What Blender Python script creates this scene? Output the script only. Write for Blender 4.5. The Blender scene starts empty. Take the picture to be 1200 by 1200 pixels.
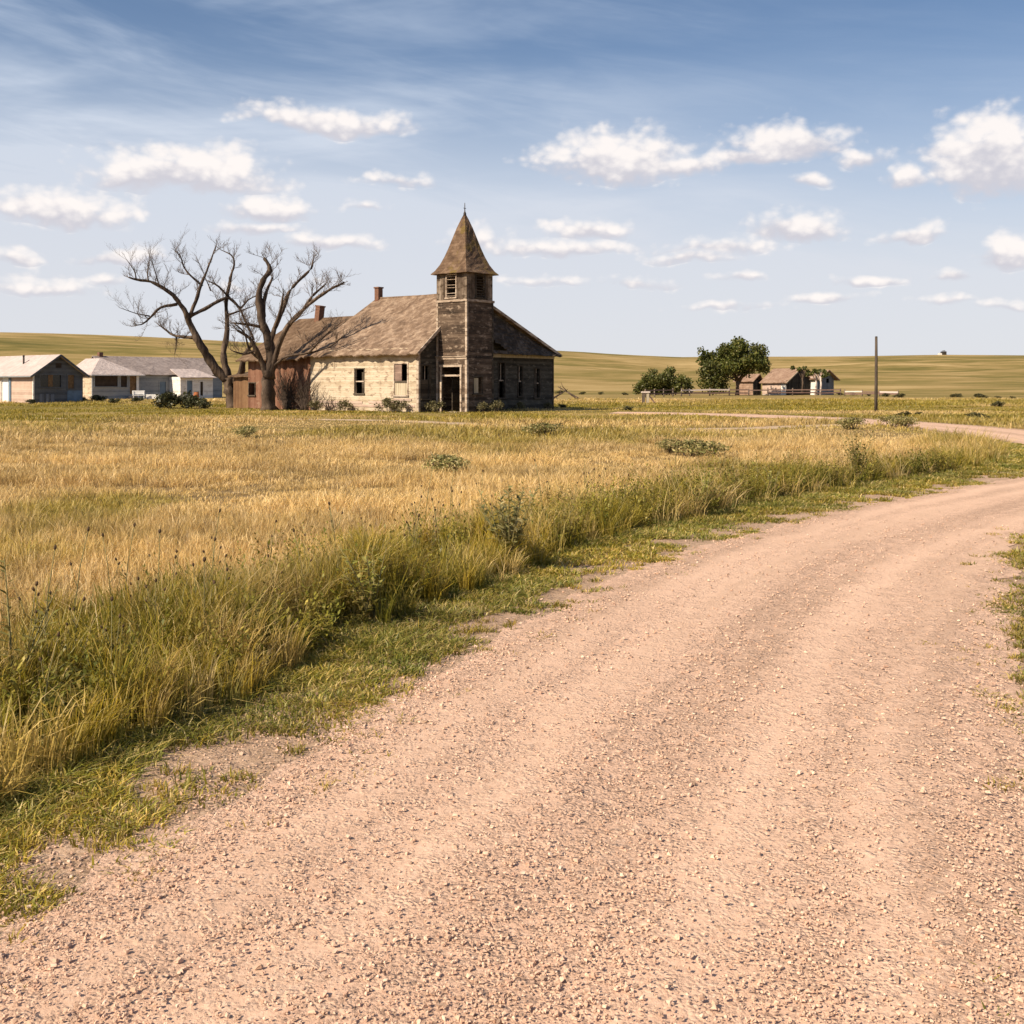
import bpy, math, random
import numpy as np
from mathutils import Vector, Matrix
R = math.radians
SC = bpy.context.scene
COL = SC.collection
H, F = 1.8, 1300.0            # eye height (m), focal length in pixels of a 1200 px wide frame

# ------------------------------------------------------------------ camera
cd = bpy.data.cameras.new("camera"); cam = bpy.data.objects.new("camera", cd); COL.objects.link(cam)
cd.sensor_width = 36; cd.lens = 36 * F / 1200
cd.shift_y = -0.125
cd.clip_start = 0.05; cd.clip_end = 20000
cam.location = (0, 0, H); cam.rotation_euler = (R(90), 0, 0)
SC.camera = cam
SC.render.resolution_x = SC.render.resolution_y = 1024

# ------------------------------------------------------------------ light
SUN_EL, SUN_AZ = R(40), math.atan2(-.766, -.643)      # azimuth from +Y towards +X
sd = bpy.data.lights.new("sun", "SUN"); sun = bpy.data.objects.new("sun", sd); COL.objects.link(sun)
sd.energy = 5.0; sd.angle = R(.5); sd.color = (1, .87, .68)
sv = Vector((math.sin(SUN_AZ) * math.cos(SUN_EL), math.cos(SUN_AZ) * math.cos(SUN_EL), math.sin(SUN_EL)))
sun.rotation_euler = sv.to_track_quat('Z', 'Y').to_euler()
SC.view_settings.view_transform = 'Standard'; SC.view_settings.look = 'None'
SC.view_settings.exposure = 0.56; SC.view_settings.gamma = 1
SC.cycles.use_denoising = True
SC.cycles.max_bounces = 6; SC.cycles.diffuse_bounces = 3; SC.cycles.transmission_bounces = 3
SC.cycles.transparent_max_bounces = 4

class NT:
    """small helper to wire shader nodes"""
    def __init__(s, nt): s.nt = nt; s.L = nt.links
    def n(s, t, **kw):
        nd = s.nt.nodes.new(t)
        for k, v in kw.items(): setattr(nd, k, v)
        return nd
    def put(s, sock, v):
        if isinstance(v, bpy.types.NodeSocket): s.L.new(v, sock)
        elif v is not None: sock.default_value = v
    def m(s, op, a, b=None, c=None, clamp=False):
        nd = s.n('ShaderNodeMath', operation=op, use_clamp=clamp)
        for i, v in enumerate((a, b, c)): s.put(nd.inputs[i], v)
        return nd.outputs[0]
    def v(s, op, a, b=None, out=0):
        nd = s.n('ShaderNodeVectorMath', operation=op)
        s.put(nd.inputs[0], a)
        if b is not None: s.put(nd.inputs[3 if op == 'SCALE' else 1], b)
        return nd.outputs[out]
    def noise(s, vec, scale, detail=4, rough=.55, dist=0, out=0):
        nd = s.n('ShaderNodeTexNoise'); s.put(nd.inputs['Vector'], vec)
        nd.inputs['Scale'].default_value = scale; nd.inputs['Detail'].default_value = detail
        nd.inputs['Roughness'].default_value = rough; nd.inputs['Distortion'].default_value = dist
        return nd.outputs[out]
    def ss(s, x, a, b, lo=0., hi=1.):
        nd = s.n('ShaderNodeMapRange', interpolation_type='SMOOTHSTEP'); s.put(nd.inputs[0], x)
        nd.inputs[1].default_value = a; nd.inputs[2].default_value = b
        nd.inputs[3].default_value = lo; nd.inputs[4].default_value = hi
        return nd.outputs[0]
    def mix(s, f, a, b):
        nd = s.n('ShaderNodeMix', data_type='RGBA'); s.put(nd.inputs[0], f)
        for i, v in ((6, a), (7, b)):
            s.put(nd.inputs[i], (*v, 1) if isinstance(v, tuple) and len(v) == 3 else v)
        return nd.outputs[2]
    def ramp(s, x, stops):
        nd = s.n('ShaderNodeValToRGB'); s.put(nd.inputs[0], x); e = nd.color_ramp.elements
        while len(e) < len(stops): e.new(.5)
        for i, (p, c) in enumerate(stops): e[i].position = p; e[i].color = (*c, 1)
        return nd.outputs[0]

# ------------------------------------------------------------------ world: clear summer sky with fair-weather clouds
W = bpy.data.worlds.new("World"); SC.world = W; W.use_nodes = True
W.node_tree.nodes.clear(); t = NT(W.node_tree)
sky = t.n('ShaderNodeTexSky', sky_type='NISHITA'); sky.sun_disc = False
sky.sun_elevation = SUN_EL; sky.sun_rotation = SUN_AZ; sky.air_density = 1.0; sky.dust_density = .4; sky.ozone_density = 2.2
bg1 = t.n('ShaderNodeBackground'); t.L.new(t.v('MULTIPLY', sky.outputs[0], (.84, 1.0, 1.16)), bg1.inputs[0]); bg1.inputs[1].default_value = .054
gen = t.n('ShaderNodeTexCoord').outputs['Generated']
dirn = t.v('NORMALIZE', gen)
sp = t.n('ShaderNodeSeparateXYZ'); t.L.new(dirn, sp.inputs[0])
az = t.m('ARCTAN2', sp.outputs[0], sp.outputs[1]); el = t.m('ARCSINE', sp.outputs[2])
cb = t.n('ShaderNodeCombineXYZ'); t.L.new(az, cb.inputs[0]); t.L.new(el, cb.inputs[1])
ae = cb.outputs[0]
# clouds: (azimuth centre, elevation centre, half width, half height) given through pixel-like degrees, converted here
CL = [(215,203,118,31,1.),(160,205,60,18,.9),(385,142,100,19,1.),(70,247,88,25,1.),(315,245,62,18,.9),(300,266,60,10,.7),(388,287,62,13,.8),
      (18,300,30,10,.7),(140,302,55,11,.7),(50,336,70,12,.55),(125,328,26,8,.6),(470,211,50,9,.5),(560,282,45,15,.55),(425,242,20,6,.4),
      (718,187,92,36,1.),(805,197,55,15,.7),(918,170,76,27,1.),(880,186,50,14,.9),(1170,186,84,52,1.08),(1130,175,45,16,.9),(1010,185,36,13,.7),
      (1062,209,32,14,.85),(946,215,22,9,.7),(936,271,60,22,1.),(1070,273,42,14,.85),(1182,297,38,21,1.),(690,270,55,15,.75),(650,291,90,12,.65),
      (840,291,64,14,.6),(810,303,50,9,.6),(870,327,30,9,.7),(1010,332,46,8,.7),(968,353,42,8,.7),(1118,326,30,8,.65),(1110,352,36,7,.6),(1180,357,36,8,.6),
      (740,333,60,9,.45),(640,330,50,8,.4),(850,360,60,6,.35),(300,335,60,8,.4)]
n1 = t.noise(t.v('MULTIPLY', ae, (1, 1.5, 1)), 26, 7, .58)
n2 = t.noise(t.v('ADD', t.v('MULTIPLY', ae, (1, 1.5, 1)), (3.1, 1.7, .4)), 75, 5, .6)
warp = t.noise(ae, 14, 3, .5, out=1)
ae2 = t.v('ADD', ae, t.v('SCALE', t.v('SUBTRACT', warp, (.5, .5, .5)), .028))
vz = t.v('ADD', t.v('MULTIPLY', ae, (1, 1.35, 1)), t.v('SCALE', t.v('SUBTRACT', warp, (.5, .5, .5)), .02))
def billow(sc):
    v_ = t.n('ShaderNodeTexVoronoi', feature='SMOOTH_F1'); v_.inputs['Smoothness'].default_value = .35; t.L.new(vz, v_.inputs['Vector']); v_.inputs['Scale'].default_value = sc
    return t.m('SUBTRACT', .45, v_.outputs['Distance'])
bil = t.m('ADD', t.m('MULTIPLY', billow(48), .62), t.m('MULTIPLY', billow(120), .38))
best = None; wsum = None; ysum = None
for (cx, cy, hw, hh, op) in CL:
    u, v_ = (cx - 600) / F, (450 - cy) / F
    a0 = math.atan(u); e0 = math.atan(v_ * math.cos(a0))
    q = t.v('MULTIPLY', t.v('SUBTRACT', ae2, (a0, e0, 0)), (F / hw / 1.08 / math.cos(a0)**2, F / hh / 1.12, 0))
    s_ = t.n('ShaderNodeSeparateXYZ'); t.L.new(q, s_.inputs[0])
    yy = t.m('MAXIMUM', s_.outputs[1], t.m('MULTIPLY', s_.outputs[1], -1.5))
    d2 = t.m('ADD', t.m('MULTIPLY', s_.outputs[0], s_.outputs[0]), t.m('MULTIPLY', yy, yy))
    mk = t.m('MULTIPLY', t.m('SUBTRACT', 1.05, t.m('SQRT', d2)), op)
    mp = t.m('MAXIMUM', mk, 0.)
    yw = t.m('MULTIPLY', s_.outputs[1], mp)
    best = mk if best is None else t.m('MAXIMUM', best, mk)
    wsum = mp if wsum is None else t.m('ADD', wsum, mp)
    ysum = yw if ysum is None else t.m('ADD', ysum, yw)
yrel = t.m('DIVIDE', ysum, t.m('ADD', wsum, .02))
dens = t.m('ADD', best, t.m('ADD', t.m('MULTIPLY', t.m('SUBTRACT', n1, .5), 1.15), t.m('ADD', t.m('MULTIPLY', t.m('SUBTRACT', n2, .5), .32), t.m('MULTIPLY', bil, .75))))
cov = t.ss(dens, -.16, .56)
lit = t.ss(t.m('ADD', t.m('ADD', t.m('MULTIPLY', yrel, 1.5), t.m('ADD', t.m('MULTIPLY', t.m('SUBTRACT', n2, .5), 1.0), t.m('MULTIPLY', bil, 1.5))), t.m('MULTIPLY', t.m('SUBTRACT', n1, .5), 1.2)), -.65, .55)
ccol = t.mix(lit, (.44, .43, .47), (.70, .655, .63))
# thin high veil: streaks plus whitening towards the horizon
rot = t.n('ShaderNodeVectorRotate', rotation_type='Z_AXIS'); t.L.new(ae, rot.inputs['Vector']); rot.inputs['Angle'].default_value = R(10)
st = t.noise(t.v('MULTIPLY', rot.outputs[0], (1.6, 11, 1)), 2.6, 7, .6, .5)
st2 = t.noise(t.v('MULTIPLY', t.v('ADD', ae, (5, 2, 0)), (1.4, 7, 1)), 2.2, 5, .55, .3)
hz = t.ss(el, .37, .0, 0, 1)
left = t.ss(az, .42, -.42, 0, 1)
veil = t.m('ADD', t.m('MULTIPLY', t.m('ADD', .07, t.m('MULTIPLY', t.m('POWER', hz, 1.25), .90)), 1.0), t.m('ADD', t.m('MULTIPLY', t.ss(el, .30, .14), t.m('ADD', .12, t.m('MULTIPLY', left, .30))), t.m('MULTIPLY', t.ss(st, .36, .95), t.m('ADD', .16, t.m('MULTIPLY', left, .26)))))
veil = t.m('ADD', veil, t.m('MULTIPLY', t.m('MULTIPLY', t.ss(st2, .42, .7), left), t.ss(el, .04, .2, .2, .5)), clamp=True)
vcol = t.mix(hz, (.41, .475, .575), (.52, .525, .555))
veil = t.m('MINIMUM', veil, .93)
bgv = t.n('ShaderNodeBackground'); t.L.new(vcol, bgv.inputs[0])
bgc = t.n('ShaderNodeBackground'); t.L.new(ccol, bgc.inputs[0])
m1 = t.n('ShaderNodeMixShader'); t.L.new(veil, m1.inputs[0]); t.L.new(bg1.outputs[0], m1.inputs[1]); t.L.new(bgv.outputs[0], m1.inputs[2])
m2 = t.n('ShaderNodeMixShader'); t.L.new(t.m('MULTIPLY', cov, .94), m2.inputs[0]); t.L.new(m1.outputs[0], m2.inputs[1]); t.L.new(bgc.outputs[0], m2.inputs[2])
wo = t.n('ShaderNodeOutputWorld'); t.L.new(m2.outputs[0], wo.inputs[0])

# ------------------------------------------------------------------ helpers
rng = np.random.default_rng(7); rnd = random.Random(11)

def gp(px, py):                                   # ground point under a pixel of the level camera
    D = H * F / (py - 450.0); return ((px - 600) / F * D, D)
def at(px, D): return ((px - 600) / F * D, D)
def zat(py, D): return H + (450 - py) / F * D

def hashn(ix, iy, s):
    x = (ix.astype(np.int64) * 374761393 + iy.astype(np.int64) * 668265263 + s * 974634211) & 0xffffffff
    x = ((x ^ (x >> 13)) * 1274126177) & 0xffffffff
    return ((x ^ (x >> 16)) & 0xffff) / 65535.0
def vnoise(x, y, s=0):
    xi, yi = np.floor(x), np.floor(y); fx, fy = x - xi, y - yi
    fx = fx * fx * (3 - 2 * fx); fy = fy * fy * (3 - 2 * fy)
    a, b = hashn(xi, yi, s), hashn(xi + 1, yi, s); c, d = hashn(xi, yi + 1, s), hashn(xi + 1, yi + 1, s)
    return (a * (1 - fx) + b * fx) * (1 - fy) + (c * (1 - fx) + d * fx) * fy
def fbm(x, y, s=0, o=4):
    x = np.asarray(x, float); y = np.asarray(y, float)
    v = 0; a = .5; tot = 0
    for i in range(o): v = v + a * vnoise(x * 2**i, y * 2**i, s + i * 17); tot += a; a *= .5
    return v / tot
def sst(a, b, x):
    q = np.clip((np.asarray(x, float) - a) / (b - a), 0, 1); return q * q * (3 - 2 * q)

def tag(o, label=None, cat=None, group=None, kind=None):
    for k, v in (('label', label), ('category', cat), ('group', group), ('kind', kind)):
        if v: o[k] = v
    return o
def empty(name, loc, rz=0):
    o = bpy.data.objects.new(name, None); COL.objects.link(o); o.location = loc; o.rotation_euler = (0, 0, rz); o.empty_display_size = .3
    return o
def link_mesh(name, me, mat, parent=None):
    me.name = name
    o = bpy.data.objects.new(name, me); COL.objects.link(o)
    if mat: me.materials.append(mat)
    if parent: o.parent = parent
    return o
def children(o): return [c for c in COL.objects if c.parent == o]
def copy_tree(o, parent=None):
    c = o.copy(); COL.objects.link(c)
    if parent: c.parent = parent
    for ch in children(o): copy_tree(ch, c)
    return c

class MB:
    def __init__(s): s.v = []; s.f = []; s.sm = []
    def add(s, vs, fs, smooth=False):
        b = len(s.v); s.v += [tuple(p) for p in vs]
        for f in fs: s.f.append(tuple(i + b for i in f)); s.sm.append(smooth)
        return s
    def quad(s, *p): return s.add(p, [tuple(range(len(p)))])
    def box(s, x0, x1, y0, y1, z0, z1, rot=None, at=(0, 0, 0)):
        vs = [(x, y, z) for z in (z0, z1) for x, y in ((x0, y0), (x1, y0), (x1, y1), (x0, y1))]
        if rot is not None: vs = [rot @ Vector(p) for p in vs]
        vs = [(p[0] + at[0], p[1] + at[1], p[2] + at[2]) for p in vs]
        return s.add(vs, [(3, 2, 1, 0), (4, 5, 6, 7), (0, 1, 5, 4), (1, 2, 6, 5), (2, 3, 7, 6), (3, 0, 4, 7)])
    def beam(s, a, b, w, h):                       # rectangular bar between two points
        a, b = Vector(a), Vector(b); d = (b - a); L = d.length
        q = d.to_track_quat('Y', 'Z').to_matrix()
        return s.box(-w/2, w/2, 0, L, -h/2, h/2, rot=q, at=a)
    def tube(s, pts, rad, n=8, cap=True, rough=0.):
        P = [Vector(p) for p in pts]; rings = []; up = Vector((.3, .2, 1)).normalized()
        for i, p in enumerate(P):
            d = (P[min(i + 1, len(P) - 1)] - P[max(i - 1, 0)]).normalized()
            x = d.cross(up if abs(d.dot(up)) < .95 else Vector((1, 0, 0))).normalized(); y = d.cross(x)
            r = rad[i] if hasattr(rad, '__len__') else rad
            rings.append([p + (x * math.cos(2*math.pi*k/n) + y * math.sin(2*math.pi*k/n)) * r * (1 + rough * (rnd.random() - .5)) for k in range(n)])
        vs = [q for r_ in rings for q in r_]; fs = []
        for i in range(len(P) - 1):
            for k in range(n): fs.append((i*n + k, i*n + (k+1) % n, (i+1)*n + (k+1) % n, (i+1)*n + k))
        if cap: fs += [tuple(range(n))[::-1], tuple(range((len(P)-1)*n, len(P)*n))]
        return s.add(vs, fs, True)
    def prism(s, poly, axis, a, b):                # polygon in the plane across `axis`, extruded from a to b
        def P(u, w, c): return (c, u, w) if axis == 'x' else ((u, c, w) if axis == 'y' else (u, w, c))
        n = len(poly); vs = [P(u, w, a) for u, w in poly] + [P(u, w, b) for u, w in poly]
        return s.add(vs, [tuple(range(n))[::-1], tuple(range(n, 2*n))] + [(i, (i+1) % n, n + (i+1) % n, n + i) for i in range(n)])
    def slab(s, A, B, C, D, nu, nv, th, jit=0., rag=0., skip=None, sag=0.):
        """roof plane A-B (eave) to D-C (ridge), rough shingled grid with thickness"""
        A, B, C, D = (Vector(p) for p in (A, B, C, D)); N = (B - A).cross(D - A)
        if N.length < 1e-6: N = (B - A).cross(C - A)
        N.normalize()
        if N.z < 0: N = -N
        top = []; bot = []
        for j in range(nv + 1):
            for i in range(nu + 1):
                u, w = i / nu, j / nv
                p = (A * (1-u) + B * u) * (1-w) + (D * (1-u) + C * u) * w
                e = 0 if (i in (0, nu) or j == nv) else 1
                q = p + N * (jit * (rnd.random() - .5) * 2 * e - sag * math.sin(math.pi*u) * math.sin(math.pi*w))
                if j == 0: q = q + (A - D).normalized() * rag * rnd.random() + N * rag * .3 * (rnd.random() - .5)
                top.append(q); bot.append(q - N * th)
        n = nu + 1; k = len(top); fs = []
        ok = lambda i, j: 0 <= i < nu and 0 <= j < nv and not (skip and skip((i + .5) / nu, (j + .5) / nv))
        for j in range(nv):
            for i in range(nu):
                if not ok(i, j): continue
                a, b, c, d = j*n + i, j*n + i + 1, (j+1)*n + i + 1, (j+1)*n + i
                fs += [(a, b, c, d), (k+d, k+c, k+b, k+a)]
                if not ok(i, j-1): fs.append((a, k+a, k+b, b))
                if not ok(i, j+1): fs.append((c, k+c, k+d, d))
                if not ok(i-1, j): fs.append((d, k+d, k+a, a))
                if not ok(i+1, j): fs.append((b, k+b, k+c, c))
        return s.add(top + bot, fs)
    def wall(s, axis, c, th, u0, u1, z0, z1, holes=()):
        """wall in the plane axis=c, thickness th (signed, inwards), with real openings"""
        us = sorted({u0, u1, *[v for h in holes for v in h[:2]]}); zs = sorted({z0, z1, *[v for h in holes for v in h[2:]]})
        us = [u for u in us if u0 <= u <= u1]; zs = [z for z in zs if z0 <= z <= z1]
        def solid(i, j):
            if not (0 <= i < len(us) - 1 and 0 <= j < len(zs) - 1): return False
            a, b = (us[i] + us[i+1]) / 2, (zs[j] + zs[j+1]) / 2
            return not any(h[0] < a < h[1] and h[2] < b < h[3] for h in holes)
        P = lambda u, z, d: ((c + d, u, z) if axis == 'x' else (u, c + d, z))
        for i in range(len(us) - 1):
            for j in range(len(zs) - 1):
                if not solid(i, j): continue
                a, b, p, q = us[i], us[i+1], zs[j], zs[j+1]
                s.quad(P(a, p, 0), P(b, p, 0), P(b, q, 0), P(a, q, 0)); s.quad(P(a, q, th), P(b, q, th), P(b, p, th), P(a, p, th))
                for ok, e in ((solid(i-1, j), ((a, p), (a, q))), (solid(i+1, j), ((b, q), (b, p))), (solid(i, j-1), ((b, p), (a, p))), (solid(i, j+1), ((a, q), (b, q)))):
                    if not ok: s.quad(P(*e[0], 0), P(*e[1], 0), P(*e[1], th), P(*e[0], th))
        return s
    def build(s, name, mat, parent=None):
        me = bpy.data.meshes.new(name); me.from_pydata(s.v, [], s.f)
        me.polygons.foreach_set('use_smooth', s.sm); me.validate()
        import bmesh
        bm = bmesh.new(); bm.from_mesh(me); bmesh.ops.recalc_face_normals(bm, faces=bm.faces); bm.to_mesh(me); bm.free()
        return link_mesh(name, me, mat, parent)

def np_mesh(name, verts, loops, starts, mat, col=None, uv=None, parent=None, smooth=True):
    me = bpy.data.meshes.new(name); nv = len(verts)
    me.vertices.add(nv); me.vertices.foreach_set('co', np.ascontiguousarray(verts, np.float32).ravel())
    me.loops.add(len(loops)); me.loops.foreach_set('vertex_index', loops.astype(np.int32))
    me.polygons.add(len(starts)); me.polygons.foreach_set('loop_start', starts.astype(np.int32))
    if not smooth: me.polygons.foreach_set('use_smooth', np.zeros(len(starts), bool))
    if col is not None:
        a = me.color_attributes.new('Col', 'FLOAT_COLOR', 'POINT'); c4 = np.ones((nv, 4), np.float32); c4[:, :3] = col
        a.data.foreach_set('color', c4.ravel())
    if uv is not None:
        l = me.uv_layers.new(name='UVMap'); l.data.foreach_set('uv', np.ascontiguousarray(uv[loops], np.float32).ravel())
    me.update(calc_edges=True)
    return link_mesh(name, me, mat, parent)

# ------------------------------------------------------------------ materials
def new_mat(name, rough=.9, spec=.2):
    m = bpy.data.materials.new(name); m.use_nodes = True; t = NT(m.node_tree)
    b = m.node_tree.nodes['Principled BSDF']; b.inputs['Roughness'].default_value = rough; b.inputs['Specular IOR Level'].default_value = spec
    oc = t.n('ShaderNodeTexCoord').outputs['Object']
    return m, t, b, oc
def bump(t, b, h, dist=.01, strength=1.):
    nd = t.n('ShaderNodeBump'); t.put(nd.inputs['Height'], h); nd.inputs['Distance'].default_value = dist; nd.inputs['Strength'].default_value = strength
    t.L.new(nd.outputs[0], b.inputs['Normal'])
def boards(name, c0, c1, c2, band=.16, wear=.5, wearcol=None, vertical=False, depth=.02):
    """weathered boards: each board its own tone, grain streaks along it, lap shadow by bump"""
    m, t, b, oc = new_mat(name)
    s = t.n('ShaderNodeSeparateXYZ'); t.L.new(oc, s.inputs[0])
    z = t.m('ADD', s.outputs[0], s.outputs[1]) if vertical else s.outputs[2]
    zz = t.m('DIVIDE', z, band); fl = t.m('FLOOR', zz); fr = t.m('FRACT', zz)
    wn = t.n('ShaderNodeTexWhiteNoise', noise_dimensions='1D'); t.L.new(fl, wn.inputs['W'])
    sc = (9, 9, .7) if vertical else (.7, .7, 9)
    g = t.noise(t.v('ADD', t.v('MULTIPLY', oc, sc), (0, 0, 0)), 2.2, 6, .65)
    g2 = t.noise(oc, 1.1, 5, .6)
    x = t.m('ADD', t.m('MULTIPLY', wn.outputs[0], .35), t.m('ADD', t.m('MULTIPLY', g, .75), t.m('MULTIPLY', t.m('SUBTRACT', g2, .5), .7)))
    c = t.ramp(x, [(.28, c0), (.55, c1), (.85, c2)])
    if wearcol:
        w = t.noise(t.v('MULTIPLY', oc, (1.2, 1.2, 2.5)), 1.6, 8, .7)
        c = t.mix(t.ss(w, .62 - wear * .25, .74 - wear * .2), c, wearcol)
    t.L.new(c, b.inputs['Base Color'])
    bump(t, b, t.m('ADD', t.m('MULTIPLY', t.m('SUBTRACT', 1, fr), .8), t.m('MULTIPLY', g, .5)), depth)
    return m
def shingles(name, c0, c1, c2, moss=None, row=.22):
    m, t, b, oc = new_mat(name)
    s = t.n('ShaderNodeSeparateXYZ'); t.L.new(oc, s.inputs[0])
    zr = t.m('DIVIDE', s.outputs[2], row); fr = t.m('FRACT', zr); fl = t.m('FLOOR', zr)
    cell = t.n('ShaderNodeCombineXYZ')
    t.L.new(t.m('FLOOR', t.m('MULTIPLY', t.m('ADD', s.outputs[0], s.outputs[1]), 4)), cell.inputs[0]); t.L.new(fl, cell.inputs[1])
    wn = t.n('ShaderNodeTexWhiteNoise', noise_dimensions='2D'); t.L.new(cell.outputs[0], wn.inputs['Vector'])
    g = t.noise(oc, .9, 8, .68, 1.2); g2 = t.noise(oc, 3.4, 6, .7, .6)
    x = t.m('ADD', t.m('MULTIPLY', g, .7), t.m('ADD', t.m('MULTIPLY', g2, .38), t.m('MULTIPLY', t.m('SUBTRACT', wn.outputs[0], .5), .14)))
    c = t.ramp(x, [(.30, c0), (.52, c1), (.74, c2)])
    if moss:
        c = t.mix(t.ss(t.noise(oc, .8, 6, .65), .52, .66, 0, .8), c, moss)
    t.L.new(c, b.inputs['Base Color'])
    bump(t, b, t.m('ADD', t.m('MULTIPLY', t.m('SUBTRACT', 1, fr), .6), t.m('ADD', t.m('MULTIPLY', wn.outputs[0], .4), t.m('MULTIPLY', g2, 1.4))), .05)
    return m
def plain(name, c, var=.25, scale=2., rough=.85, bumpd=.01):
    m, t, b, oc = new_mat(name, rough)
    g = t.noise(oc, scale, 6, .65)
    lo = tuple(q * (1 - var) for q in c); hi = tuple(min(1, q * (1 + var)) for q in c)
    t.L.new(t.ramp(g, [(.3, lo), (.7, hi)]), b.inputs['Base Color'])
    bump(t, b, g, bumpd)
    return m
def leafy(name, trans=.35, attr=True, c=None, rough=.7):
    m = bpy.data.materials.new(name); m.use_nodes = True; t = NT(m.node_tree); m.node_tree.nodes.clear()
    if attr:
        a = t.n('ShaderNodeAttribute'); a.attribute_name = 'Col'; cs = a.outputs['Color']
    else:
        rg = t.n('ShaderNodeRGB'); rg.outputs[0].default_value = (*c, 1); cs = rg.outputs[0]
    d = t.n('ShaderNodeBsdfDiffuse'); t.L.new(cs, d.inputs[0])
    tr = t.n('ShaderNodeBsdfTranslucent'); t.L.new(cs, tr.inputs[0])
    gl = t.n('ShaderNodeBsdfGlossy'); gl.inputs['Roughness'].default_value = .5; gl.inputs[0].default_value = (1, .95, .85, 1)
    mx = t.n('ShaderNodeMixShader'); mx.inputs[0].default_value = trans; t.L.new(d.outputs[0], mx.inputs[1]); t.L.new(tr.outputs[0], mx.inputs[2])
    m2 = t.n('ShaderNodeMixShader'); m2.inputs[0].default_value = .025; t.L.new(mx.outputs[0], m2.inputs[1]); t.L.new(gl.outputs[0], m2.inputs[2])
    o = t.n('ShaderNodeOutputMaterial'); t.L.new(m2.outputs[0], o.inputs[0])
    return m

M = {}
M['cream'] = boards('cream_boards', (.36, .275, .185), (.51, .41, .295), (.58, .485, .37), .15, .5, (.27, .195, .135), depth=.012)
M['facade'] = boards('grey_weathered_shaded_boards', (.028, .023, .018), (.058, .049, .038), (.11, .095, .072), .17, .4, (.15, .13, .10))  # weathered darker than the cream, deepened further for the shade on the front
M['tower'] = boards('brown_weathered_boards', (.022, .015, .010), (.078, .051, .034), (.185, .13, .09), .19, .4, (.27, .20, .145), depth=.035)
M['belfry'] = boards('flaking_belfry_boards', (.06, .04, .028), (.17, .125, .09), (.33, .26, .20), .2, .6, (.06, .04, .025), vertical=True)
M['trim'] = boards('flaking_trim', (.24, .17, .12), (.42, .33, .25), (.55, .45, .36), .3, .5, (.14, .09, .06))
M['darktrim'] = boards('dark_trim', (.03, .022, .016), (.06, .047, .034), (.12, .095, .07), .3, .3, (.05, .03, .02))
M['red'] = boards('red_brown_boards', (.085, .038, .022), (.17, .08, .05), (.25, .135, .09), .22, .3, (.29, .19, .13), vertical=True)
M['brown'] = boards('tan_brown_boards', (.11, .055, .028), (.18, .10, .05), (.24, .145, .08), .2, .2, (.12, .07, .04), vertical=True)
M['roof'] = shingles('weathered_wood_shingles', (.08, .05, .032), (.195, .128, .085), (.40, .29, .205))
M['annexroof'] = shingles('dark_brown_shingles', (.055, .033, .02), (.13, .08, .048), (.24, .165, .11))
M['darkroof'] = shingles('dark_skirt_shingles', (.018, .014, .011), (.05, .038, .03), (.16, .125, .1))  # near-black shingle tones for the skirt roof
M['spire'] = shingles('mossy_spire_shingles', (.048, .028, .017), (.12, .073, .044), (.225, .148, .096), (.15, .10, .026), .2)
M['brick'] = plain('old_brick', (.17, .085, .055), .35, 6)
M['iron'] = plain('rusty_iron', (.06, .05, .045), .3, 8)
M['shutter'] = boards('brown_shutter', (.14, .09, .07), (.24, .16, .125), (.32, .22, .17), .1, .2)
M['paleboard'] = boards('pale_boards', (.34, .28, .19), (.46, .38, .27), (.56, .47, .34), .1, .2, vertical=True)
M['glass'], _t, _b, _ = new_mat('dark_glass', .15, .5); _b.inputs['Base Color'].default_value = (.015, .014, .013, 1)
M['bark'] = boards('dead_bark', (.035, .024, .017), (.085, .058, .041), (.19, .135, .095), .12, .3, vertical=True, depth=.04)
M['twig'] = plain('dead_twigs', (.12, .085, .063), .3, 3)
M['sbark'] = plain('brown_bark', (.10, .07, .05), .3, 3)
M['leaf'] = leafy('leaves', .3)
M['whitewall'] = boards('white_painted_boards', (.50, .46, .42), (.70, .66, .61), (.80, .77, .72), .18, .3, (.40, .35, .3), depth=.012)
M['pinkwall'] = boards('pinkish_block_wall', (.36, .25, .195), (.47, .34, .27), (.54, .41, .33), .2, .2, (.42, .33, .27), depth=.012)
M['greywall'] = boards('blue_grey_wall', (.19, .20, .21), (.27, .28, .29), (.34, .35, .35), .2, .2, (.2, .2, .2), depth=.012)
M['darkgable'] = boards('dark_grey_gable', (.07, .073, .08), (.105, .108, .115), (.15, .15, .155), .2, .2, (.16, .155, .14), depth=.012)
M['tinroof'] = shingles('faded_pale_roof', (.36, .29, .265), (.46, .375, .345), (.55, .465, .43), row=.5)
M['greyroof'] = shingles('grey_brown_roof', (.19, .15, .135), (.28, .225, .205), (.38, .31, .28), row=.4)
M['bluedoor'] = plain('slate_blue_paint', (.14, .19, .25), .2)
M['window_dark'] = plain('dark_interior_board', (.05, .035, .025), .5, 1.4)
M['curtain'] = plain('faded_brown_curtain', (.20, .12, .06), .5, 4)
M['barnroof'] = shingles('brown_barn_roof', (.15, .09, .06), (.26, .165, .115), (.36, .25, .18), row=.4)
M['barndark'] = boards('dark_barn_boards', (.018, .016, .014), (.04, .034, .028), (.08, .068, .055), .25, .2, vertical=True)
M['shedblue'] = boards('blue_grey_shed', (.09, .10, .12), (.14, .15, .18), (.20, .21, .24), .2, .2, vertical=True)
M['post'] = boards('grey_post_wood', (.10, .075, .055), (.2, .155, .12), (.33, .27, .22), .1, .2, vertical=True)
M['railpale'] = boards('bleached_rail', (.42, .33, .29), (.58, .48, .42), (.66, .56, .50), .3, .2)
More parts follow.
